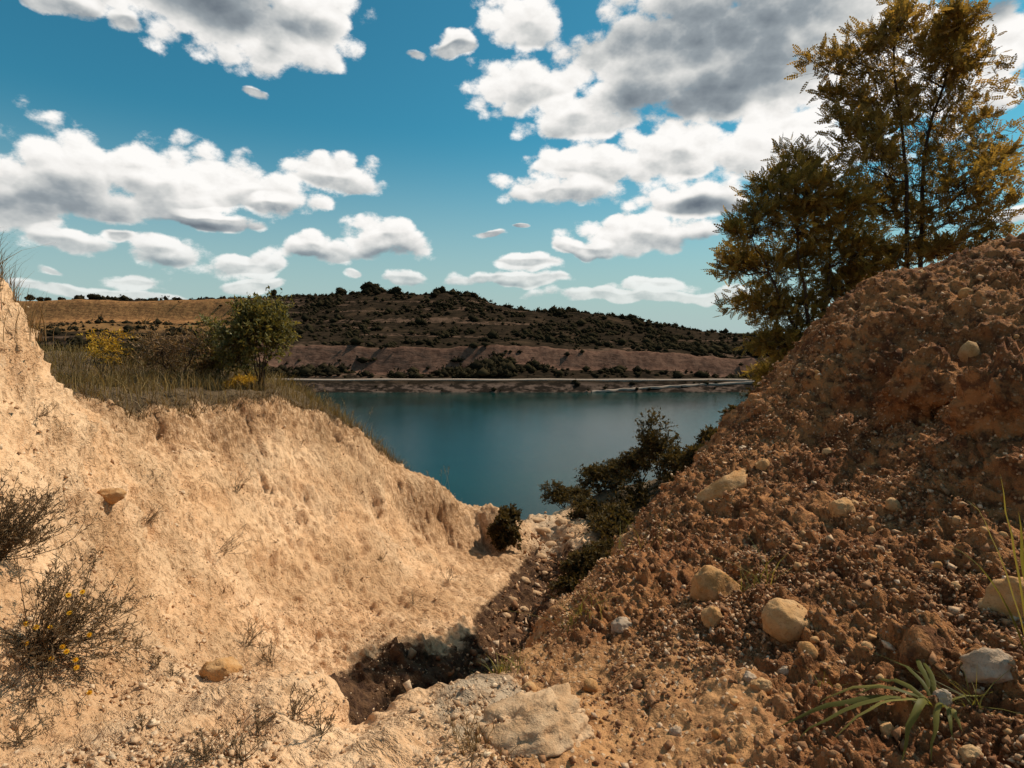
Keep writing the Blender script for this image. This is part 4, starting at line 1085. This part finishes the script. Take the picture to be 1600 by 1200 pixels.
def clump(mb, p, r_, nq=9, tall=1.0, body=OCTA):
    V0, T0 = body
    V = V0 * (1 + (0.3 if len(V0) == 6 else 0.16) * rng.normal(size=(len(V0), 1)).clip(-1.2, 1.2)) * np.array([r_, r_, r_ * 0.72 * tall]) + p + np.array([0, 0, 0.45 * r_ * tall])
    mb.add(V, tris=T0, rnd=rng.random() * 0.7)
    d_ = rdir(nq, 0.25)
    mb.inst(SIMPLE[0], SIMPLE[1], p + np.array([0, 0, 0.45 * r_ * tall]) + d_ * np.array([r_, r_, r_ * 0.72 * tall]) * 0.85, rng.normal(size=(nq, 3)), d_ + rng.normal(size=(nq, 3)) * 0.5, r_ * rng.uniform(0.3, 0.65, nq))
mb = MB()
for i in rng.choice(len(w_s), 13000, p=w_s / w_s.sum()):
    r_ = min(2.6, 0.75 * rng.lognormal(0, 0.5)) * (0.6 if fy[i] < 172 else 1.0)
    clump(mb, FP[i] + rng.normal(size=3) * [0.6, 0.4, 0], r_)
tag(obj('hill_scrub', mb.mesh('hill_scrub'), M['far_scrub']), 'dark scrub covering the hill and benches across the lake', kind='stuff')
def far_ground(px, Y):
    x = (px - 800) / FPX * Y; i = np.argmin((fx - x) ** 2 + (fy - Y) ** 2); return FP[i]
for (px, r_, tall, lab) in [(581,5.0,0.9,'broad dark round tree on the hill skyline'),(536,3.4,1.2,'dark pointed tree left of the broad one on the hill skyline'),(620,3.6,0.9,'low dark tree right of the broad one on the skyline'),(431,2.6,2.2,'narrow dark tree on the skyline behind the green shrub'),(52,2.4,1.3,'leftmost small tree above the far sand cliff'),(66,2.2,1.0,'second small tree above the far sand cliff'),(80,2.0,1.1,'third small tree above the far sand cliff'),(105,1.6,1.2,'lone thin tree above the far sand cliff'),(128,3.0,0.8,'left of two flat topped bushes above the far sand cliff'),(152,3.2,0.8,'right of two flat topped bushes above the far sand cliff'),(690,3.4,0.8,'bushy tree on the middle of the hill crest'),(735,3.0,0.9,'bushy tree where the hill crest starts to fall'),(890,3.2,0.9,'dark tree on the falling right part of the crest'),(985,3.0,0.9,'dark tree low on the right end of the crest')]:
    p = far_ground(px, 334)
    root = tag(empty('skyline_tree', p - [0, 0, 0.4]), lab, 'tree', 'lone trees on the far skyline')
    a, b = MB(), MB()
    a.tube([(0, 0, 0), (0, 0, r_ * 0.8 * tall)], [r_ * 0.09, r_ * 0.05], 6)
    for _ in range(10):
        o_ = rng.normal(size=3).clip(-1.3, 1.3) * np.array([0.45, 0.4, 0.25 * tall]) * r_
        clump(b, np.array([o_[0], o_[1], max(0.1, 0.35 * tall * r_ + o_[2])]), r_ * rng.uniform(0.38, 0.6), 30, 1.0, ICO[2])
    obj('trunk', a.mesh('trunk'), M['bark'], root); tag(obj('crown', b.mesh('crown'), M['far_scrub'], root), kind='stuff')
